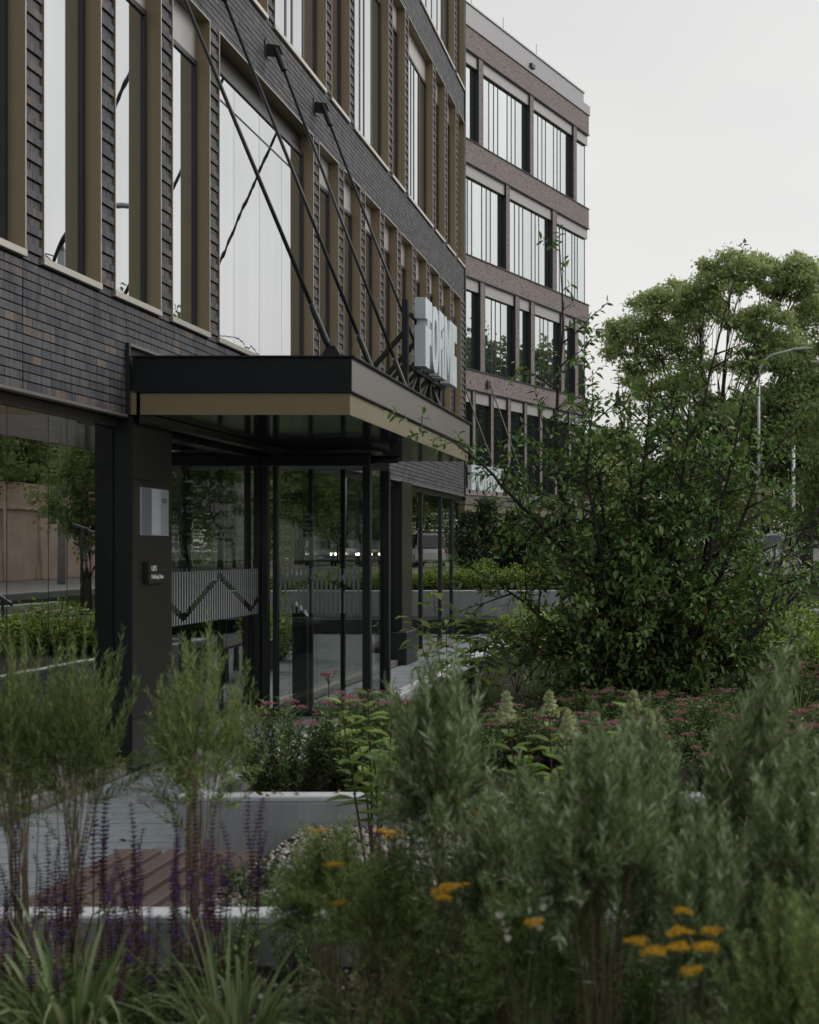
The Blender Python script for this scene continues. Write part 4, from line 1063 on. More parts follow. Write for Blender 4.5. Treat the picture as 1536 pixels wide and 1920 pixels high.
# --- the multi-stemmed dark tree of the planter
ST = thing('serviceberry_tree', 'large dark green multi stemmed serviceberry in the planter before the brick blocks', 'tree', (-.25, 10.8, .46))
YS_ = 10.8
stems = [([(1185, 1322), (1130, 1160), (1065, 1000), (1043, 820), (1056, 620), (1050, 470)], 0, .034, .55),
         ([(1175, 1322), (1090, 1225), (985, 1130), (885, 1065)], -.35, .026, 1),
         ([(1190, 1315), (1110, 1090), (1005, 975), (925, 890), (850, 828), (768, 790)], .25, .026, .55),
         ([(1215, 1325), (1195, 1110), (1182, 900), (1160, 730)], -.1, .03, 1),
         ([(1268, 1322), (1262, 1110), (1296, 900), (1326, 720), (1385, 497)], .1, .034, .42),
         ([(1275, 1318), (1335, 1110), (1420, 900), (1492, 790)], -.3, .028, .6),
         ([(1285, 1318), (1395, 1210), (1500, 1110), (1570, 1030)], .2, .026, 1),
         ([(1240, 1322), (1232, 1050), (1252, 860), (1268, 720)], .5, .028, 1),
         ([(1180, 1322), (1095, 1250), (1000, 1225), (925, 1210)], .4, .02, 1),
         ([(1290, 1322), (1400, 1285), (1530, 1215)], -.2, .02, .9),
         ([(1225, 1322), (1150, 1150), (1100, 900), (1110, 760)], -.6, .026, 1),
         ([(1255, 1322), (1330, 1050), (1370, 880), (1395, 770)], -.7, .026, 1),
         ([(1200, 1322), (1120, 1200), (1010, 1040), (960, 930)], .7, .024, .8),
         ([(1280, 1322), (1420, 1120), (1540, 950), (1590, 880)], .6, .026, .6),
         ([(1235, 1322), (1210, 1200), (1240, 1100), (1230, 980)], -.8, .024, 1.1),
         ([(1250, 1322), (1300, 1220), (1320, 1100), (1340, 960)], .8, .024, 1.1),
         ([(1220, 1322), (1130, 1260), (1060, 1150), (1040, 1060)], -.8, .022, 1.1),
         ([(1260, 1322), (1360, 1240), (1440, 1160), (1470, 1020)], -.7, .022, 1.1),
         ([(1210, 1322), (1150, 1050), (1120, 860), (1095, 690)], .3, .024, 1.1),
         ([(1240, 1322), (1260, 1020), (1290, 830), (1300, 680)], -.2, .024, 1.1),
         ([(1230, 1322), (1200, 1000), (1215, 800), (1225, 670)], .1, .024, 1.1),
         ([(1260, 1322), (1330, 1000), (1375, 820), (1415, 690)], .3, .024, 1.0),
         ([(1210, 1322), (1095, 1050), (1045, 900), (1012, 770)], -.2, .022, 1.0)]
bag = LeafBag(); tw = MB(); main = MB(); berries = MB()
r = random.Random(3)
def leafy(p0, d, ln, dens, r, sc_=1.0):
    """twig with alternate leaves"""
    p1 = p0+d*ln; pts = wiggle(p0, p1, 3, .12, r)
    tw.tube(pts, [.005, .004, .003, .0015], 4, cap=False)
    n = max(3, int(ln/.026*dens))
    for k in range(n):
        t = (k+.6)/n; p = pts[min(int(t*3), 2)].lerp(pts[min(int(t*3)+1, 3)], t*3-int(t*3))
        side = d.orthogonal(); side.rotate(Matrix.Rotation(k*2.4+r.random(), 3, d))
        ld = (d*.75+side*.9+Vector((0, 0, r.uniform(-.7, .1)))).normalized()
        l = r.uniform(.046, .086)*sc_
        bag.add(p, ld, l*r.choice((.8, 1, 1.15)), l*r.uniform(.34, .46))
    if r.random() < .22:
        for _ in range(3):
            q = p1+Vector((r.gauss(0, .02), r.gauss(0, .02), -.02-.03*r.random()))
            berries.tube([q-Vector((0, 0, .006)), q, q+Vector((0, 0, .006))], [.003, .0065, .003], 5)
for pts, dy, rad, dn in stems:
    ww = []
    n = len(pts)
    for i, (px, py) in enumerate(pts):
        ww.append(at(px, py, YS_+dy*(i/(n-1))**.7+ (0 if i else 0)))
    ww[0].z = .44
    # refine
    ref = []
    for a, b_ in zip(ww[:-1], ww[1:]):
        s_ = wiggle(a, b_, 4, .05, r); ref += s_[:-1]
    ref.append(ww[-1])
    m_ = len(ref)
    main.tube(ref, [max(rad*(1-.9*i/(m_-1)), .004) for i in range(m_)], 7)
    tot = sum((ref[i+1]-ref[i]).length for i in range(m_-1)); acc = 0
    for i in range(m_-1):
        seg = ref[i+1]-ref[i]; ln = seg.length; k = 0
        while k < ln:
            f = (acc+k)/tot; p = ref[i]+seg*(k/ln)
            if f > .07:
                d0 = seg.normalized()
                o = d0.orthogonal().normalized(); o.rotate(Matrix.Rotation(r.uniform(0, 2*PI), 3, d0))
                d = (d0*.5+o+Vector((0, 0, .12))).normalized()
                big_ = r.uniform(.26, .74)*(1-.5*f)*(.75 if dn < .6 else 1)
                if f < .85 and r.random() < .75:
                    q1 = p+d*big_; lim = wiggle(p, q1, 3, .12, r)
                    tw.tube(lim, [.009, .007, .005, .003], 5, cap=False)
                    for j in range(int(5*dn*(1.15-.6*f)+1.2)):
                        t = r.uniform(.25, 1); pp = p.lerp(q1, t)
                        o2 = d.orthogonal().normalized(); o2.rotate(Matrix.Rotation(r.uniform(0, 2*PI), 3, d))
                        leafy(pp, (d*.6+o2*.8+Vector((0, 0, .1))).normalized(), r.uniform(.12, .28), 1.0, r)
                    leafy(q1, d, r.uniform(.12, .25), 1.0, r)
                else:
                    leafy(p, d, r.uniform(.10, .26), 1.0, r)
            k += r.uniform(.056, .102)/max(dn, .5)*(.8+.45*f)
        acc += ln
    leafy(ref[-1], (ref[-1]-ref[-2]).normalized(), .2, 1.2, r)
main.build('trunk', M['bark'], ST, smooth=True)
tw.build('twigs', M['bark'], ST, kind='stuff')
berries.build('berries', M['berry'], ST, kind='stuff')
# the 300 outermost leaves towards the street side of the bed are single leaves, the others one crown
order = sorted(range(len(bag.P)), key=lambda i: bag.P[i][1]-.25*bag.L[i]/.06+.5*rng.random())
single = order[:300]; sset = set(single)
V_, F_ = leaf_geo([[0, 0, 0]], [[0, 1, 0]], 1.0, .44, up=np.array([[0, 0, 1.0]]), six=True, fold=.2, droop=.12)
lm = np_mesh('leaf', V_, F_); lm.materials.append(M['service'])
base = wloc(ST)
for i in single:
    o = link('leaf', lm, None, ST); o.location = Vector(bag.P[i])-base
    o.rotation_euler = Vector(bag.D[i]).to_track_quat('Y', 'Z').to_euler(); s_ = bag.L[i]; o.scale = (s_, s_, s_)
k_ = [i for i in range(len(bag.P)) if i not in sset]
bag.P = [bag.P[i] for i in k_]; bag.D = [bag.D[i] for i in k_]; bag.L = [bag.L[i] for i in k_]; bag.W = [bag.W[i] for i in k_]
bag.build('crown', M['service'], ST, six=True, droop=.12, fold=.2)
print('serviceberry leaves', len(k_))

# --- fine-leaved willows: bare wands below, a feathery head above
def willow_proto(seed, n_wand, rad, head, lmat, leaf=.045, lw=.16, lean=0.0, smat='twig', shoots=8):
    """bare wands from a narrow foot; each breaks into leafy shoots that fill an uneven dome of height head, radius rad"""
    r = random.Random(seed)
    T = thing('willow_shrub', 'willow', 'shrub', (0, 0, 0))
    B_ = LeafBag(); S_ = MB()
    ph = [r.uniform(0, 6) for _ in range(3)]
    def dome(u, a):
        u = min(u, 1)
        R_ = rad*1.12*(1+.22*math.sin(2*a+ph[0])+.16*math.sin(3*a+ph[1]))
        top = 1.0-head*.75*(1-math.sqrt(max(1-u*u, 0)))+.05*math.sin(a*2+u*5+ph[2])
        return R_, top
    def bend(z): return lean*max(0, (z-.25)/.75)**1.6
    for i in range(n_wand):
        a = r.uniform(0, 2*PI); u = math.sqrt(r.random())
        R_, top = dome(u, a)
        b_ = Vector((r.gauss(0, .028), r.gauss(0, .028), 0))
        zn = 1-head*r.uniform(.72, .98)
        nk = Vector((math.cos(a)*R_*u*.42+bend(zn), math.sin(a)*R_*u*.42, zn))
        pts = []
        for k in range(7):
            t = k/6; p = b_.lerp(nk, t); q = t**1.9
            pts.append(Vector((b_.x+(nk.x-b_.x)*q+r.gauss(0, .003), b_.y+(nk.y-b_.y)*q+r.gauss(0, .003), zn*t)))
        S_.tube(pts, [.0032-.0016*k/6 for k in range(7)], 4, cap=False)
        for j in range(3):
            if r.random() < .3:
                p = pts[r.randrange(3, 6)]; B_.add(p, rdir(r, .8), leaf*.8, leaf*.8*lw)
        for j in range(shoots):
            a2 = a+r.gauss(0, .75); u2 = min(1.0, max(0, u+r.gauss(0, .25)))*(r.uniform(1.0, 1.45) if r.random() < .22 else 1)
            R2, top2 = dome(u2, a2)
            zt = top2-head*.55*r.random()**1.5+(r.uniform(.02, .11) if r.random() < .3 else 0)
            e = Vector((math.cos(a2)*R2*u2+bend(zt), math.sin(a2)*R2*u2, zt))
            s0 = pts[r.choice((4, 5, 6, 6, 6))]
            if (e-s0).length > .30: s0 = s0.lerp(e, .35)
            c_ = s0.lerp(e, .5)+Vector((0, 0, -.02)); sp = [s0*(1-t)**2+c_*2*t*(1-t)+e*t*t for t in (0, .2, .4, .6, .8, 1)]
            S_.tube(sp, [.0014, .0013, .0011, .0009, .0007, .0005], 3, cap=False)
            n = int((e-s0).length/.0064)
            for q in range(n):
                t = .12+.88*(q+r.random())/n; f = t*5; k = min(int(f), 4); p = sp[k].lerp(sp[k+1], f-k)
                d0 = (sp[k+1]-sp[k]).normalized()+Vector((0, 0, .25)); o = d0.orthogonal().normalized(); o.rotate(Matrix.Rotation(q*2.4+r.random(), 3, d0.normalized()))
                l = leaf*r.uniform(.6, 1.15)*(1.1-.35*t); B_.add(p, d0*.9+o*.8, l, l*lw)
    S_.build('stems', M[smat], T, kind='stuff', local=True)
    B_.build('foliage', lmat, T, local=True)
    return T
wp = [willow_proto(1, 24, .20, .36, M['willowd'], .036, .17),
      willow_proto(2, 28, .20, .36, M['willow'], .048, .18, smat='twigd'),
      willow_proto(3, 20, .13, .50, M['willow'], .046, .18, lean=.16),
      willow_proto(4, 26, .20, .42, M['willowd'], .042, .17)]
SOIL1, SOIL2 = .38, .40
WG = 'fine leaved willows in the front beds'
#         proto, crown centre px, top px, depth, spread scale, label
wl = [(0, 40, 1215, 4.05, 0.74, 'green willow head at the picture edge before the shop glass'),
      (0, 138, 1212, 4.15, 0.72, 'green willow head next to the edge one before the dark column foot'),
      (0, 372, 1215, 4.15, 0.95, 'green vase shaped willow standing in front of the bronze column'),
      (1, 868, 1265, 3.5, 0.88, 'large grey green willow head left of the cream panicles'),
      (1, 1125, 1390, 2.95, 0.92, 'largest grey green willow in the middle of the front bed'),
      (2, 1345, 1230, 3.3, 1.0, 'tall willow leaning with its tip against the dark tree'),
      (1, 1225, 1365, 3.8, 0.78, 'grey green willow behind the middle one, below the pink spirea'),
      (1, 1500, 1440, 2.9, 0.78, 'silvery willow in front of the right end of the planter wall'),
      (3, 610, 1545, 3.75, 0.82, 'low willow below the two yellow yarrow heads'),
      (3, 745, 1570, 3.5, 0.72, 'low willow with tan stems below the paired yarrow heads'),
      (3, 985, 1640, 3.1, 0.7, 'dark green willow low in the front, behind the white pea flowers'),
      (1, 1330, 1575, 2.75, 0.62, 'grey green willow low in the front left of the gravel gap'),
      (3, 1500, 1680, 2.5, 0.75, 'dark green willow in the bottom corner of the picture'),
      (3, 690, 1625, 4.0, .75, 'low green willow behind the two front low ones'),
      (1, 1000, 1455, 4.0, .72, 'grey green willow between the two large heads, farther back'),
      (1, 1425, 1470, 3.5, .66, 'grey green willow under the leaning one'),
      (3, 1075, 1560, 3.4, .7, 'green willow low behind the middle head'),
      (3, 880, 1600, 3.9, .6, 'green willow low behind the white pea flowers'),
      (1, 955, 1520, 3.3, .74, 'grey green willow low between the yarrow trio and the large heads'),
      (1, 1265, 1490, 3.2, .72, 'grey green willow right of the middle head'),
      (1, 1415, 1590, 2.9, .66, 'grey green willow low left of the corner willow'),]
used = set()
for (k, px, py, yy, ss, lb) in wl:
    c = wp[k] if k not in used else copy_tree(wp[k])
    used.add(k)
    w = at(px, py, yy); h = w.z-SOIL1
    place(c, (w.x, yy, SOIL1), rng.uniform(0, 6) if k != 2 else .1, (ss, ss, h), lb, (rng.uniform(-.05, .05), rng.uniform(-.05, .05)))
    c['group'] = WG

# --- low leafy filling between the willows
def filler(seed, n, rad, h, lmat, leaf, lw, smat='greenstem'):
    r = random.Random(seed); T = thing('leafy_perennial', 'p', 'plant', (0, 0, 0)); B_ = LeafBag(); S_ = MB()
    for i in range(n):
        a = r.uniform(0, 2*PI); q = rad*math.sqrt(r.random())
        tip = Vector((math.cos(a)*q, math.sin(a)*q, h*r.uniform(.6, 1.05)*(1-.3*(q/rad)**2)))
        b_ = Vector((tip.x*.35, tip.y*.35, 0)); pts = wiggle(b_, tip, 4, .12, r)
        S_.tube(pts, [.0028, .0026, .002, .0016, .001], 4, cap=False)
        m = int(tip.length/.018)
        for j in range(m):
            t = .15+.85*(j+.5)/m; p = b_.lerp(tip, t); o = rdir(r, .3)
            l = leaf*r.uniform(.6, 1.2)*(1.15-.5*t); B_.add(p, o+Vector((0, 0, .35)), l, l*lw)
    S_.build('stems', M[smat], T, kind='stuff', local=True); B_.build('foliage', lmat, T, local=True)
    return T
fp = [filler(11, 40, .20, .42, M['weed'], .045, .30), filler(12, 46, .24, .50, M['willowd'], .05, .14, 'twig'), filler(13, 36, .22, .36, M['spirea'], .04, .4)]
fspots = [(860, 1640, 3.7, 0, 1.0, 'fresh green clump left of the pea flowers'), (720, 1720, 3.5, 1, 1.0, 'tangle of fine stems between the low willows'), (930, 1740, 3.5, 0, 1.0, 'fresh green clump right under the pea flowers'), (1120, 1740, 3.5, 2, 1.1, 'dark leaves under the middle willow'), (1290, 1700, 3.6, 0, .9, 'fresh green clump behind the yarrow cluster'), (1420, 1660, 3.6, 2, .9, 'dark leaves in front of the gravel patch'), (470, 1590, 5.30, 2, .8, 'dark green cushion at the bench end before the planter wall'), (520, 1640, 4.90, 0, .7, 'fresh green clump on the gravel beside the bench'), (455, 1650, 4.70, 2, .6, 'dark leaves on the gravel nearest the bench'), (640, 1600, 5.40, 2, .7, 'dark leaves on the gravel before the pale planter'), (430, 1690, 4.25, 2, .55, 'low dark green cushion beside the timber bench'), (560, 1700, 4.20, 2, .6, 'low dark leafy clump behind the front wall coping'),
          (920, 1720, 3.35, 0, .9, 'fresh green leafy clump under the white pea flowers'), (830, 1780, 3.35, 0, .8, 'fresh green leafy clump at the bottom centre'),
          (1080, 1740, 3.35, 1, 1.0, 'tangle of fine green stems below the middle willow'), (1270, 1780, 3.35, 0, .8, 'leafy clump around the yarrow stems'),
          (640, 1820, 3.35, 1, .85, 'tangle of fine tan stems right of the striped grass'), (1400, 1760, 3.35, 1, 1.0, 'tangle of fine tan stems below the gravel gap'),
          (960, 1850, 3.35, 1, .8, 'tangle of green stems at the very bottom'), (1150, 1710, 3.40, 0, .9, 'leafy clump behind the yarrow clusters'),
          (1480, 1800, 3.35, 2, .9, 'dark leafy clump in the bottom corner'), (1250, 1605, 4.20, 0, 1.0, 'fresh green clump before the right planter wall'),
          (820, 1635, 4.20, 0, 1.0, 'fresh green clump before the pale planter front'), (980, 1605, 4.25, 0, 1.1, 'fresh green clump beneath the cream panicles'),
          (300, 1800, 3.50, 2, .8, 'dark leaves between the two striped grasses'), (60, 1790, 3.50, 2, .8, 'dark leaves left of the striped grass'),
          (1330, 1660, 4.10, 2, .8, 'dark leaves beside the gravel patch'), (560, 1840, 3.35, 2, .7, 'dark leaves right of the second striped grass'),
          (740, 1880, 3.35, 0, .8, 'green leaves at the bottom edge of the bed'), (1340, 1870, 3.35, 0, .8, 'green leaves at the bottom edge under the yarrow')]
used = set()
for (px, py, yy, k, ss, lb) in fspots:
    c = fp[k] if k not in used else copy_tree(fp[k]); used.add(k)
    w = at(px, py, yy); h = max(w.z-SOIL1, .12)/[.42, .50, .36][k]
    place(c, (w.x, yy, SOIL1), rng.uniform(0, 6), (ss, ss, h), lb); c['group'] = 'low leafy plants in the front beds'

# --- striped ornamental grasses
bmv = []
for k in range(4):
    m = MB(); n = 8; w0 = .006+.0012*k; bend = (.25, .45, .7, .95)[k]
    for i in range(n+1):
        t = i/n; y_ = math.sin(bend*t*1.5)/1.5*.95; z_ = (1-math.cos(bend*t*1.5))/1.5
        zz = math.cos(bend*t*1.3)*t*.95; yy_ = math.sin(bend*t*1.1)*t*.75
        if bend > .6 and t > .6: zz -= (t-.6)**2*bend*1.3
        ww = w0*math.sin(PI*min(.12+t*.9, 1)**.8)+.0004
        m.v += [(-ww, yy_, zz), (0, yy_+.0012, zz-.0016), (ww, yy_, zz)]
        if i:
            b_ = 3*i; m.f += [(b_-3, b_-2, b_+1, b_), (b_-2, b_-1, b_+2, b_+1)]
    bmv.append(m)
def grass_clump(label, loc, n, h, mat, seed, group, sp=1.0):
    r = random.Random(seed); T = thing('ornamental_grass', label, 'grass clump', loc, group)
    key = mat.name
    for i in range(n):
        k = r.choice((0, 1, 2, 2, 3, 3))
        if (key, k) not in gm:
            me = bmv[k].mesh('blade', smooth=True); me.materials.append(mat); gm[(key, k)] = me
        o = link('blade', gm[(key, k)], None, T)
        a = r.uniform(0, 2*PI); q = .05*math.sqrt(r.random())*sp
        o.location = (math.cos(a)*q, math.sin(a)*q, 0)
        o.rotation_euler = (-r.uniform(-.05, .45)*sp, r.uniform(-.12, .12), a-PI/2+r.gauss(0, .5))
        s_ = h*r.uniform(.6, 1.08); o.scale = (s_*1.15*max(h/.4, .8), s_, s_)
    return T
gm = {}
GG = 'striped grass clumps'
grass_clump('striped grass clump with arching blades in the bottom left corner', (at(170, 1960, 3.55).x, 3.45, SOIL1-.02), 230, .58, M['grass'], 1, GG)
grass_clump('striped grass clump with arching blades right of the corner one', (at(465, 1960, 3.5).x, 3.4, SOIL1-.02), 210, .53, M['grass'], 2, GG)
grass_clump('striped grass clump behind the other two, at the picture edge', (at(10, 1900, 3.8).x, 3.8, SOIL1), 70, .40, M['grass'], 3, GG)
for i, (px, yy, h, lb) in enumerate([(835, 10.5, .55, 'green grass clump below the young light green dogwood'), (915, 11.2, .5, 'green grass clump before the dark metal bench'), (1010, 11.6, .5, 'green grass clump at the foot of the dark tree'),
                                     (1500, 10.0, .5, 'green grass clump right of the dark tree'), (980, 9.4, .35, 'low green grass tuft behind the pink spirea')]):
    grass_clump(lb, (at(px, 1200, yy).x, yy, .45), 60, h, M['grassd'], 40+i, 'green grass clumps around the dark tree', 1.4)

# --- violet salvia: wands with whorled flowers
def salvia(seed, h):
    r = random.Random(seed); T = thing('salvia', 's', 'flower', (0, 0, 0))
    S_ = MB(); B_ = LeafBag(); C_ = LeafBag(); G_ = LeafBag()
    tip = Vector((r.uniform(-.05, .05), r.uniform(-.05, .05), h)); pts = wiggle((0, 0, 0), tip, 6, .06, r)
    S_.tube(pts, [.0028, .0026, .0024, .002, .0016, .0012, .0008], 5, cap=False)
    n = int(h*.48/.021)
    for i in range(n):
        t = .52+.48*i/n; k = t*6; p = pts[min(int(k), 5)].lerp(pts[min(int(k)+1, 6)], k-int(k))
        op = .45 < (t-.52)/.48 < 1.0 or r.random() < .25
        sz = .0175*(1.15-.55*(t-.52)/.48)
        for j in range(6):
            a = j*PI/3+i*.5; d = Vector((math.cos(a), math.sin(a), .5))
            C_.add(p, d, sz*1.0, sz*.55)
            if op and r.random() < .32: B_.add(p+d*.003, d+Vector((0, 0, .3)), sz*1.25, sz*.55)
    for i in range(10):
        t = .05+.45*i/10; k = t*6; p = pts[min(int(k), 5)].lerp(pts[min(int(k)+1, 6)], k-int(k)); a = i*PI*.5+r.random()
        l = .055*(1.2-t); G_.add(p, Vector((math.cos(a), math.sin(a), .5)), l, l*.32)
    S_.build('stem', M['redstem'], T, local=True); C_.build('calyces', M['maroon'], T, local=True)
    B_.build('flowers', M['violet'], T, local=True); G_.build('leaves', M['weed'], T, local=True)
    return T
sp0 = [salvia(70+i, 1.0) for i in range(4)]
tops = [(165, 1480, 4.15), (190, 1455, 4.2), (225, 1495, 4.1), (245, 1500, 4.0), (150, 1535, 3.9), (283, 1565, 4.1), (300, 1555, 4.25), (328, 1510, 4.1), (352, 1490, 4.2), (382, 1490, 4.0), (402, 1495, 4.15), (330, 1640, 3.9),
        (447, 1488, 4.2), (465, 1495, 4.1), (430, 1540, 4.0), (60, 1540, 4.0), (45, 1600, 3.9), (20, 1630, 3.8), (75, 1600, 4.1), (110, 1620, 3.8), (90, 1660, 3.7), (135, 1650, 3.75), (200, 1600, 3.9), (215, 1640, 3.7), (180, 1660, 3.6), (265, 1620, 3.8), (240, 1660, 3.7), (300, 1650, 3.75), (360, 1580, 3.85), (395, 1570, 3.8), (415, 1600, 3.9), (275, 1690, 3.6), (330, 1700, 3.55), (30, 1680, 3.5), (5, 1600, 3.8), (545, 1700, 3.6), (440, 1720, 3.6), (705, 1520, 4.3), (225, 1700, 3.5), (150, 1700, 3.45), (385, 1660, 3.6), (120, 1580, 3.95), (172, 1560, 3.85), (208, 1545, 4.05), (255, 1585, 3.9), (312, 1600, 3.85), (340, 1565, 4.0), (370, 1625, 3.7), (418, 1520, 4.1), (438, 1600, 3.85), (455, 1560, 4.05), (95, 1560, 4.0), (232, 1720, 3.4), (290, 1715, 3.45), (350, 1720, 3.5), (70, 1700, 3.4)]
ORD = 'leftmost second third fourth fifth sixth seventh eighth ninth tenth eleventh twelfth thirteenth fourteenth fifteenth sixteenth seventeenth eighteenth nineteenth twentieth twenty-first twenty-second twenty-third twenty-fourth'.split()
def nth(k): return 'leftmost' if k == 0 else ORD[k]+' from the left'
def salvia_name(i):
    zone = lambda x: 0 if x < 125 else 1 if x < 312 else 2 if x < 500 else 3
    z = zone(tops[i][0]); k = sorted((t[0], j) for j, t in enumerate(tops) if zone(t[0]) == z).index((tops[i][0], i))
    return nth(k)+' of those '+['at the picture edge', 'before the bench slats', 'before the planter corner', 'standing alone right of the bench'][z]
for i, (px, py, yy) in enumerate(tops):
    c = sp0[i] if i < 4 else copy_tree(sp0[i % 4])
    w = at(px, py, yy); h = w.z-SOIL1
    place(c, (w.x+rng.uniform(-.05, .03), yy, SOIL1), rng.uniform(0, 6), (1, 1, h), 'violet salvia spike, '+salvia_name(i), (rng.uniform(-.06, .06), rng.uniform(-.02, .12)))
    c['group'] = 'violet salvia spikes before the bench'
lab = {0: 'tallest violet salvia spike against the dark column foot', 37: 'lone thin salvia spike before the pale planter front', 35: 'lone salvia spike right of the gravel, before the front wall'}

# --- yellow yarrow: flat heads on wiry stems
def yarrow(seed, rad):
    r = random.Random(seed); T = thing('yarrow', 'y', 'flower', (0, 0, 0)); S_ = MB(); H_ = LeafBag(); G_ = LeafBag()
    S_.tube(wiggle((0, 0, 0), (0, 0, .965), 5, .05, r), [.0025, .0024, .0022, .002, .002, .0018], 5, cap=False)
    for i in range(14):
        a = i*2.4; q = rad*math.sqrt((i+.5)/14)*.8; S_.tube([(0, 0, .955), (math.cos(a)*q, math.sin(a)*q, .99)], [.0012, .0009], 4, cap=False)
    for i in range(260):
        a = r.uniform(0, 2*PI); q = rad*math.sqrt(r.random()); ed = 1-.35*(q/rad)**2+.25*math.sin(a*2+seed)*q/rad; q *= 1+.22*math.sin(3*a+seed)
        p = Vector((math.cos(a)*q, math.sin(a)*q, .988+.016*ed+r.uniform(-.004, .004)))
        H_.add(p, rdir(r, 1.2), .0062, .0055)
    for i in range(12):
        t = .1+.7*i/12; a = i*2.4; l = .06*(1.2-t); G_.add((0, 0, t), (math.cos(a), math.sin(a), .7), l, l*.2)
    S_.build('stem', M['greenstem'], T, local=True); H_.build('flower_head', M['yellow'], T, local=True); G_.build('leaves', M['willow'], T, local=True)
    return T
yp = [yarrow(90+i, .033+.002*i) for i in range(3)]
yl = [(608, 1552, 4.05, 1.15, 'yellow yarrow head on its own before the pale planter'), (728, 1556, 4.05, 1.03, 'yellow yarrow head, first of the touching pair'), (755, 1561, 4.00, 1.03, 'yellow yarrow head, second of the touching pair'),
      (893, 1526, 3.75, 0.80, 'topmost yellow yarrow head'), (893, 1560, 3.75, 0.80, 'yellow yarrow head just under the topmost one'), (632, 1622, 3.55, 0.69, 'yellow yarrow head half sunk in the low willow'), (640, 1684, 3.45, 0.57, 'small yellow yarrow head under the low willow'),
      (850, 1660, 3.15, 1.03, 'broad yellow yarrow head in the middle trio'), (820, 1670, 3.15, 0.69, 'yellow yarrow head, upper small one of the middle trio'), (833, 1678, 3.10, 0.57, 'yellow yarrow head, lowest of the middle trio'),
      (1250, 1716, 2.55, 0.53, 'small yellow yarrow head above the right cluster'), (1268, 1750, 2.45, 0.68, 'yellow yarrow head at the top of the right cluster'), (1282, 1776, 2.40, 0.79, 'broad yellow yarrow head in the right cluster'), (1318, 1784, 2.40, 0.78, 'tilted yellow yarrow head at the end of the right cluster'),
      (1325, 1748, 2.55, 0.68, 'yellow yarrow head behind the right cluster'), (1298, 1688, 2.85, 0.68, 'small yellow yarrow head beside the gravel'), (1212, 1784, 2.35, 0.63, 'yellow yarrow head left of the right cluster'), (1172, 1772, 2.35, 0.58, 'fading yellow yarrow head farthest left of the right cluster'),
      (1330, 1826, 2.25, 0.58, 'lowest yellow yarrow head of the right cluster'), (1330, 1627, 3.25, 0.68, 'small yellow yarrow head above the gravel patch'), (1380, 1672, 2.95, 0.68, 'small yellow yarrow head over the gravel patch'), (985, 1722, 2.60, 0.60, 'small yellow yarrow head beside the white pea flowers'), (1000, 1655, 2.95, 0.46, 'tiny yellow yarrow head in the middle willow')]
used = 0
for i, (px, py, yy, ss, lb) in enumerate(yl):
    c = yp[i] if i < 3 else copy_tree(yp[i % 3])
    w = at(px, py, yy); h = w.z-SOIL1
    place(c, (w.x, yy, SOIL1), rng.uniform(0, 6), (ss, ss*rng.uniform(.7, 1), h), lb, (rng.uniform(-.07, .07), rng.uniform(-.07, .07))); c['group'] = 'yellow yarrow flowers in the front beds'

# --- white pea flowers
PF = thing('pea_plant', 'plant with a few white pea flowers between the willows', 'flower', (at(980, 1740, 2.8).x, 2.8, SOIL1))
sm = MB(); fb = LeafBag()
for (px, py) in [(950, 1752), (1018, 1694), (1009, 1732), (940, 1722)]:
    w = at(px, py, 2.8); b_ = Vector((PF.location.x, 2.8, SOIL1))
    sm.tube(wiggle(b_, w, 5, .1), [.002]*6, 4, cap=False)
    for a in ((.5, 0, .8), (-.6, .1, .6), (.1, -.5, -.5)):
        fb.add(w, a, .018, .018)
sm.build('stems', M['greenstem'], PF, kind='stuff'); fb.build('petals', M['whiteflower'], PF, six=True)

# --- pink spirea along the planter
def spirea(seed, rad, h, nflow, lmat='spirea'):
    r = random.Random(seed); T = thing('spirea_shrub', 's', 'shrub', (0, 0, 0)); S_ = MB(); B_ = LeafBag(); P_ = LeafBag()
    tips = []
    for i in range(95):
        a = r.uniform(0, 2*PI); q = rad*math.sqrt(r.random())
        tip = Vector((math.cos(a)*q, math.sin(a)*q, h*math.sqrt(max(1-.62*(q/rad)**2, .05))*r.uniform(.75, 1.05)))
        b_ = Vector((tip.x*.35, tip.y*.35, 0)); pts = wiggle(b_, tip, 4, .1, r)
        S_.tube(pts, [.0035, .003, .0025, .002, .001], 4, cap=False)
        m = int(tip.length/.0135)
        for j in range(m):
            t = .12+.88*(j+.5)/m; p = b_.lerp(tip, t); a2 = j*2.4
            d = (tip-b_).normalized()*.5+Vector((math.cos(a2), math.sin(a2), .15)); l = r.uniform(.028, .052); B_.add(p, d, l, l*.36)
        tips.append(tip)
    tips.sort(key=lambda t: -t.z)
    for t in r.sample(tips[:60], nflow):
        rr = r.uniform(.028, .05)
        for i in range(190):
            a = r.uniform(0, 2*PI); q = rr*math.sqrt(r.random()); p = t+Vector((math.cos(a)*q, math.sin(a)*q, .012+.014*(1-(q/rr)**2)+r.uniform(-.004, .004)))
            P_.add(p, rdir(r, 1), .0065, .006)
    S_.build('stems', M['redstem'], T, kind='stuff', local=True); B_.build('foliage', M[lmat], T, local=True); P_.build('flowers', M['pink'], T, local=True)
    return T
sr = [spirea(120+i, .38, .62, 11+5*i) for i in range(3)]
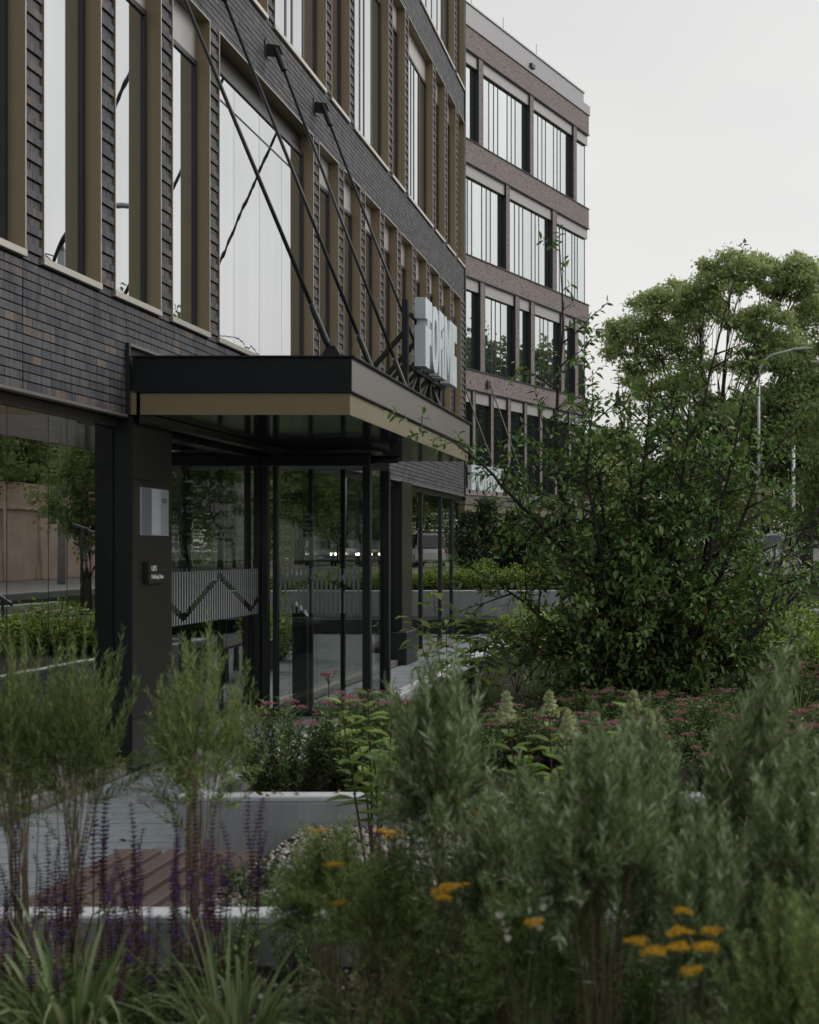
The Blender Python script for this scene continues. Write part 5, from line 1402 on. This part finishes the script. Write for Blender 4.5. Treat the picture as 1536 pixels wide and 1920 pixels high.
sl = [(540, 6.95, 1310, 1.0, 'dark spirea at the near corner of the planter'), (680, 7.15, 1300, 1.05, 'dark spirea with pink heads second from the planter corner'), (800, 7.4, 1320, 1.0, 'dark spirea behind the large grey willow'),
      (940, 7.9, 1320, 1.0, 'pink flowered spirea behind the cream panicles'), (1070, 8.0, 1335, 1.0, 'pink flowered spirea at the foot of the dark tree'), (1170, 7.6, 1345, 1.05, 'spirea with many pink heads before the dark tree trunk'), (1290, 8.2, 1310, 1.0, 'pink flowered spirea under the right side of the dark tree'),
      (1450, 7.4, 1330, 1.1, 'spirea with broad pink heads near the picture edge'), (1560, 7.1, 1330, 1.1, 'pink spirea cut by the picture edge'), (1380, 7.2, 1380, .95, 'low spirea behind the leaning willow'), (700, 9.6, 1290, .8, 'small pink spirea beyond the near planter corner'), (1500, 10.4, 1240, .9, 'pink spirea far right behind the dark tree'), (1080, 11.8, 1250, 1.1, 'spirea behind the left stems of the dark tree'), (1180, 12.4, 1245, 1.2, 'spirea behind the middle stems of the dark tree'), (1290, 12.0, 1245, 1.2, 'spirea behind the thick stems of the dark tree'), (1400, 11.6, 1250, 1.2, 'spirea behind the right stems of the dark tree'), (1120, 9.6, 1300, 1.0, 'spirea just before the left stems of the dark tree'), (1240, 9.4, 1310, .9, 'spirea just before the middle stems of the dark tree'), (1360, 9.6, 1300, 1.0, 'spirea just before the right stems of the dark tree')]
for i, (px, yy, py, ss, lb) in enumerate(sl):
    c = sr[i] if i < 3 else copy_tree(sr[i % 3])
    w = at(px, py, yy); place(c, (w.x, yy, .45), rng.uniform(0, 6), (ss, ss, max((w.z-.45), .3)/.62), lb); c['group'] = 'pink spirea bushes in the planter'
# tall single pink heads in front of the lobby glass
TP = thing('spirea_sprig', 'single tall sprig of pink spirea in front of the lobby glass', 'flower', (at(617, 1340, 7.2).x, 7.2, .45))
sm = MB(); pb = LeafBag(); lb_ = LeafBag()
b_ = Vector((at(617, 1340, 7.2).x, 7.2, .45)); t_ = at(617, 1264, 7.2)
sm.tube(wiggle(b_, t_, 6, .03), [.003]*7, 4, cap=False)
for k in range(5):
    cc = t_+Vector((rng.uniform(-.035, .035), 0, rng.uniform(-.01, .012))); sm.tube([t_-Vector((0, 0, .06)), cc], .0012, 4, cap=False)
    for i in range(60):
        pb.add(cc+Vector((rng.gauss(0, .009), rng.gauss(0, .009), rng.gauss(0, .004))), rdir(rng, 1), .0065, .006)
for k in range(14):
    t = .3+.6*k/14; a = k*2.4; lb_.add(b_.lerp(t_, t), (math.cos(a), math.sin(a), .3), .045, .014)
sm.build('stem', M['redstem'], TP); pb.build('flower_head', M['pink'], TP); lb_.build('leaves', M['spirea'], TP)

# --- hydrangeas and young light green shrubs: every leaf is its own piece
def leaf_mesh_one(name, wd, mat, droop=.15):
    V_, F_ = leaf_geo([[0, 0, 0]], [[0, 1, 0]], 1.0, wd, up=np.array([[0, 0, 1.0]]), six=True, fold=.16, droop=droop)
    me = np_mesh(name, V_, F_); me.materials.append(mat); return me
hl = leaf_mesh_one('leaf', .52, M['hydr']); dl = leaf_mesh_one('leaf', .50, M['lime'], .2)
def put_leaf(me, T, p, d, l):
    o = link('leaf', me, None, T); o.location = Vector(p)-wloc(T)
    o.rotation_euler = Vector(d).to_track_quat('Y', 'Z').to_euler(); o.scale = (l, l, l)
def hydrangea(label, base_px, yy, tips, pan, soil, seed, lsz=.11):
    r = random.Random(seed); b_ = at(base_px, 1000, yy); b_.z = soil
    T = thing('hydrangea', label, 'shrub', b_, 'hydrangeas'); sm = MB()
    for i, (px, py, dy) in enumerate(tips):
        t = at(px, py, yy+dy); pts = wiggle(b_+Vector((r.uniform(-.05, .05), r.uniform(-.05, .05), 0)), t, 5, .05, r)
        sm.tube(pts, [.006, .0055, .005, .004, .0035, .003], 6, cap=False)
        for k in range(9):
            f = .42+.55*k/8; q = f*5; p = pts[min(int(q), 4)].lerp(pts[min(int(q)+1, 5)], q-int(q))
            for s_ in (0, PI):
                a = s_+k*PI/2+r.uniform(-.4, .4); l = lsz*r.uniform(.7, 1.1)*(1.15-.5*f)
                put_leaf(hl, T, p, (math.cos(a), math.sin(a), r.uniform(.1, .6)), l)
        if pan[i]:
            P_ = LeafBag(); hh = pan[i]
            for k in range(420):
                z = r.random()**1.3; rad = hh*.36*(1-z)**.8+.006; a = r.uniform(0, 2*PI); q = rad*math.sqrt(r.random())
                P_.add(t+Vector((math.cos(a)*q, math.sin(a)*q, z*hh-.02)), rdir(r, .5), .012, .011)
            P_.build('flower_panicle', M['cream'], T)
    sm.build('stems', M['redstem'], T, kind='stuff')
hydrangea('light green hydrangea without flowers before the spirea', 700, 5.6, [(640, 1310, .1), (690, 1290, 0), (735, 1330, -.1), (745, 1385, .05), (665, 1350, .1), (700, 1420, -.1)], [0, 0, 0, 0, 0, 0], .40, 1, .135)
hydrangea('hydrangea with cream panicles in the middle of the beds', 1015, 4.9, [(950, 1345, 0), (1030, 1330, .1), (1065, 1375, -.1), (990, 1400, .1), (1075, 1440, 0), (1040, 1480, -.1)], [.11, .085, .10, 0, .09, .08], .40, 2, .135)
hydrangea('hydrangea shoot with small cream tip before the dark tree', 1190, 4.9, [(1188, 1325, 0), (1218, 1355, .05), (1150, 1440, 0)], [.075, .06, 0], .40, 3, .14)
hydrangea('low hydrangea shoots among the right hand willows', 1290, 4.6, [(1330, 1480, 0), (1260, 1500, .1)], [.06, .06], .40, 4, .09)

def dogwood(label, base, tips, seed, lsz=.075, n=7, rs=.006):
    r = random.Random(seed); b_ = Vector(base); T = thing('dogwood_shrub', label, 'shrub', b_, 'light green shrubs'); sm = MB()
    for t in tips:
        t = Vector(t); pts = wiggle(b_, t, 6, .06, r)
        sm.tube(pts, [rs, rs*.9, rs*.8, rs*.7, rs*.55, rs*.45, rs*.3], 5, cap=False)
        for k in range(n):
            f = .35+.65*k/(n-1); q = f*6; p = pts[min(int(q), 5)].lerp(pts[min(int(q)+1, 6)], q-int(q))
            a0 = k*PI/2+r.random()
            for s_ in (0, PI):
                a = a0+s_; d = Vector((math.cos(a), math.sin(a), r.uniform(-.1, .5)))
                e = p+d*r.uniform(.03, .09); sm.tube([p, e], .0018, 4, cap=False)
                put_leaf(dl, T, e, d+Vector((0, 0, -.2)), lsz*1.35*r.uniform(.6, 1.15))
                if r.random() < .6: put_leaf(dl, T, p.lerp(e, .6), d+Vector((r.uniform(-.8, .8), r.uniform(-.8, .8), 0)), lsz*r.uniform(.5, .9))
    sm.build('stems', M['redstem'], T, kind='stuff')
def pxs(lst, yy): return [tuple(at(a, b_, yy+c)) for a, b_, c in lst]
bb_ = at(835, 1300, 10.2); dogwood('young light green dogwood with thin stems beside the path', (bb_.x, 10.2, .45), pxs([(812, 1095, 0), (770, 1150, .1), (840, 1150, -.1), (860, 1190, .1)], 10.2), 1, .095, 11)
bb_ = at(880, 1290, 10.4); dogwood('second young light green dogwood nearer the dark tree', (bb_.x, 10.4, .45), pxs([(880, 1140, 0), (905, 1160, .1), (930, 1150, .2), (915, 1210, -.1), (960, 1180, .1)], 10.4), 2, .095, 11)
bb_ = at(970, 1290, 12.0); dogwood('light green dogwood just behind the dark tree edge', (bb_.x, 12.0, .45), pxs([(950, 1130, 0), (985, 1150, .2), (1010, 1140, .1), (940, 1200, -.1)], 12.0), 3, .10, 10)
# mass of light shrubs on the slope towards the steps
def light_shrub(seed):
    r = random.Random(seed); T = thing('hedge_shrub', 's', 'shrub', (0, 0, 0)); S_ = MB(); B_ = LeafBag()
    for i in range(60):
        a = r.uniform(0, 2*PI); q = .62*math.sqrt(r.random()); tip = Vector((math.cos(a)*q, math.sin(a)*q, r.uniform(.65, 1.05)*(1-.45*(q/.62)**2)))
        b_ = Vector((tip.x*.3, tip.y*.3, 0)); pts = wiggle(b_, tip, 4, .12, r); S_.tube(pts, [.008, .007, .006, .004, .002], 4, cap=False)
        for k in range(26):
            t = r.uniform(.25, 1); p = b_.lerp(tip, t)+Vector((r.gauss(0, .05), r.gauss(0, .05), r.gauss(0, .04))); l = r.uniform(.05, .095); B_.add(p, rdir(r, .2), l, l*.5)
    S_.build('stems', M['redstem'], T, kind='stuff', local=True); B_.build('foliage', M['lime'], T, local=True)
    return T
lp = [light_shrub(150+i) for i in range(2)]
ls = [(900, 1045, 30.2, 1.1), (950, 1055, 30.5, 1.1), (1005, 1050, 30.0, 1.2), (1060, 1060, 30.6, 1.1), (1120, 1055, 30.0, 1.2), (1180, 1060, 30.4, 1.2), (1240, 1060, 31, 1.2), (1310, 1060, 30, 1.2), (1380, 1065, 27, 1.1), (1450, 1060, 26, 1.1),
      (1380, 1110, 17.0, 1.0), (1450, 1120, 16.8, 1.0), (1520, 1120, 17.2, 1.0), (1320, 1120, 16.6, 1.0), (1480, 1185, 14.2, .9), (1420, 1180, 14.6, .9), (1545, 1180, 14.0, .9), (1130, 1120, 16.5, 1.0), (1200, 1130, 16.8, 1.0), (1060, 1130, 16.6, 1.0), (1260, 1150, 15.5, 1.0), (1000, 1110, 21.0, 1.0)]
def shrub_name(i):
    zone = lambda y: 0 if y > 24 else 1 if y > 15.2 else 2
    z = zone(ls[i][2]); k = sorted(t[0] for t in ls if zone(t[2]) == z).index(ls[i][0])
    return nth(k)+' '+['in the row behind the end wall', 'in the middle row behind the dark tree', 'in the near row behind the dark tree'][z]
for i, (px, py, yy, ss) in enumerate(ls):
    c = lp[i] if i < 2 else copy_tree(lp[i % 2]); w = at(px, py, yy); zb = .80 if yy > 28 else .45 if yy < 18 else 0.0
    place(c, (w.x, yy, zb), rng.uniform(0, 6), (ss, ss, max(w.z-zb, .3)), 'light green shrub, '+shrub_name(i)); c['group'] = 'light green hedge shrubs behind the dark tree'
# dark evergreens beyond the path end
for i, (px, py, yy, hw) in enumerate([(905, 935, 33, 42), (955, 960, 33.6, 45), (1010, 985, 33.2, 40), (870, 1000, 32.4, 26)]):
    w = at(px, py, yy); H = w.z-.8; rr = hw*yy/F_PX
    park_tree('evergreen_bush', ['dark evergreen bush rising past the end of the near block', 'dark evergreen bush under the far canopy', 'dark evergreen bush behind the dark tree edge', 'small dark evergreen bush touching the glass corner'][i], (w.x, yy, .8),
              [(0, 0, H*.35, rr), (0, 0, H*.65, rr*.85), (rr*.3, 0, H*.9, rr*.5), (-rr*.4, 0, H*.75, rr*.6)], 110, .085, M['conifer'], per=80, trunk_r=.05, seed=200+i, group='evergreen bushes at the path end', fork=.2, shell=.3, tuft=.18, cat='bush')

# far wood closing the view under the tree crowns
wq = np.random.RandomState(77); nW = 52000
WX = wq.uniform(-14, 34, nW); WH = 5.5+2.2*np.sin(WX*.9)+1.6*np.sin(WX*2.3+1)
WP_ = np.stack([WX, 122+wq.uniform(0, 7, nW), .8+WH*wq.rand(nW)**.8], 1)
wl_ = .30*(.6+.8*wq.rand(nW))
nV = 60000
VX = wq.uniform(28, 125, nV); VH = 8.3+1.2*np.sin(VX*.5)+.9*np.sin(VX*1.3)
VP_ = np.stack([20+wq.uniform(0, 5, nV), VX, .8+VH*wq.rand(nV)**.85], 1)
vl_ = .26*(.6+.8*wq.rand(nV))
tag(leaves('woods', VP_, wq.normal(size=(nV, 3)), vl_, vl_*.65, M['service'], None), 'dense green wood along the far pavement')
tag(leaves('woods', WP_, wq.normal(size=(nW, 3)), wl_, wl_*.65, M['dkoak'], None), 'dim green undergrowth of the wood behind the street')

park_tree('park_tree', 'tall green tree at the right picture edge beyond the white pole', (8.6, 72, .8),
          [(0, 0, 11.6, 1.9), (.6, .5, 9.6, 2.1), (-.6, -.4, 8.6, 2.0), (.2, 0, 6.8, 2.2), (0, .6, 5.0, 2.0), (-.3, .2, 3.4, 1.7)], 320, .22, M['dkoak'], per=80, trunk_r=.25, seed=301, shell=.3, tuft=.5)

# a little litter on the paving, the copings and the soil
lq = np.random.RandomState(5); LB = LeafBag(); lr = random.Random(5)
M['litter'] = leafmat('dry_leaf', [(0, (.10, .065, .03)), (.6, (.16, .11, .05)), (1, (.12, .13, .045))], .1, .7)
for i in range(260):
    q = lr.random()
    if q < .6: p = (lr.uniform(-4.2, -2.52), lr.uniform(4.6, 17), .004)
    elif q < .85: p = (lr.uniform(-2.5, 1), lr.uniform(6.485, 6.59), .553)
    else: p = (lr.uniform(-2.5, 1), lr.uniform(4.37, 4.47), .553)
    LB.add(p, (lr.gauss(0, 1), lr.gauss(0, 1), lr.uniform(0, .25)), lr.uniform(.02, .05), lr.uniform(.010, .02))
tag(LB.build('leaf_litter', M['litter'], None), 'few dry fallen leaves on the paving and copings')
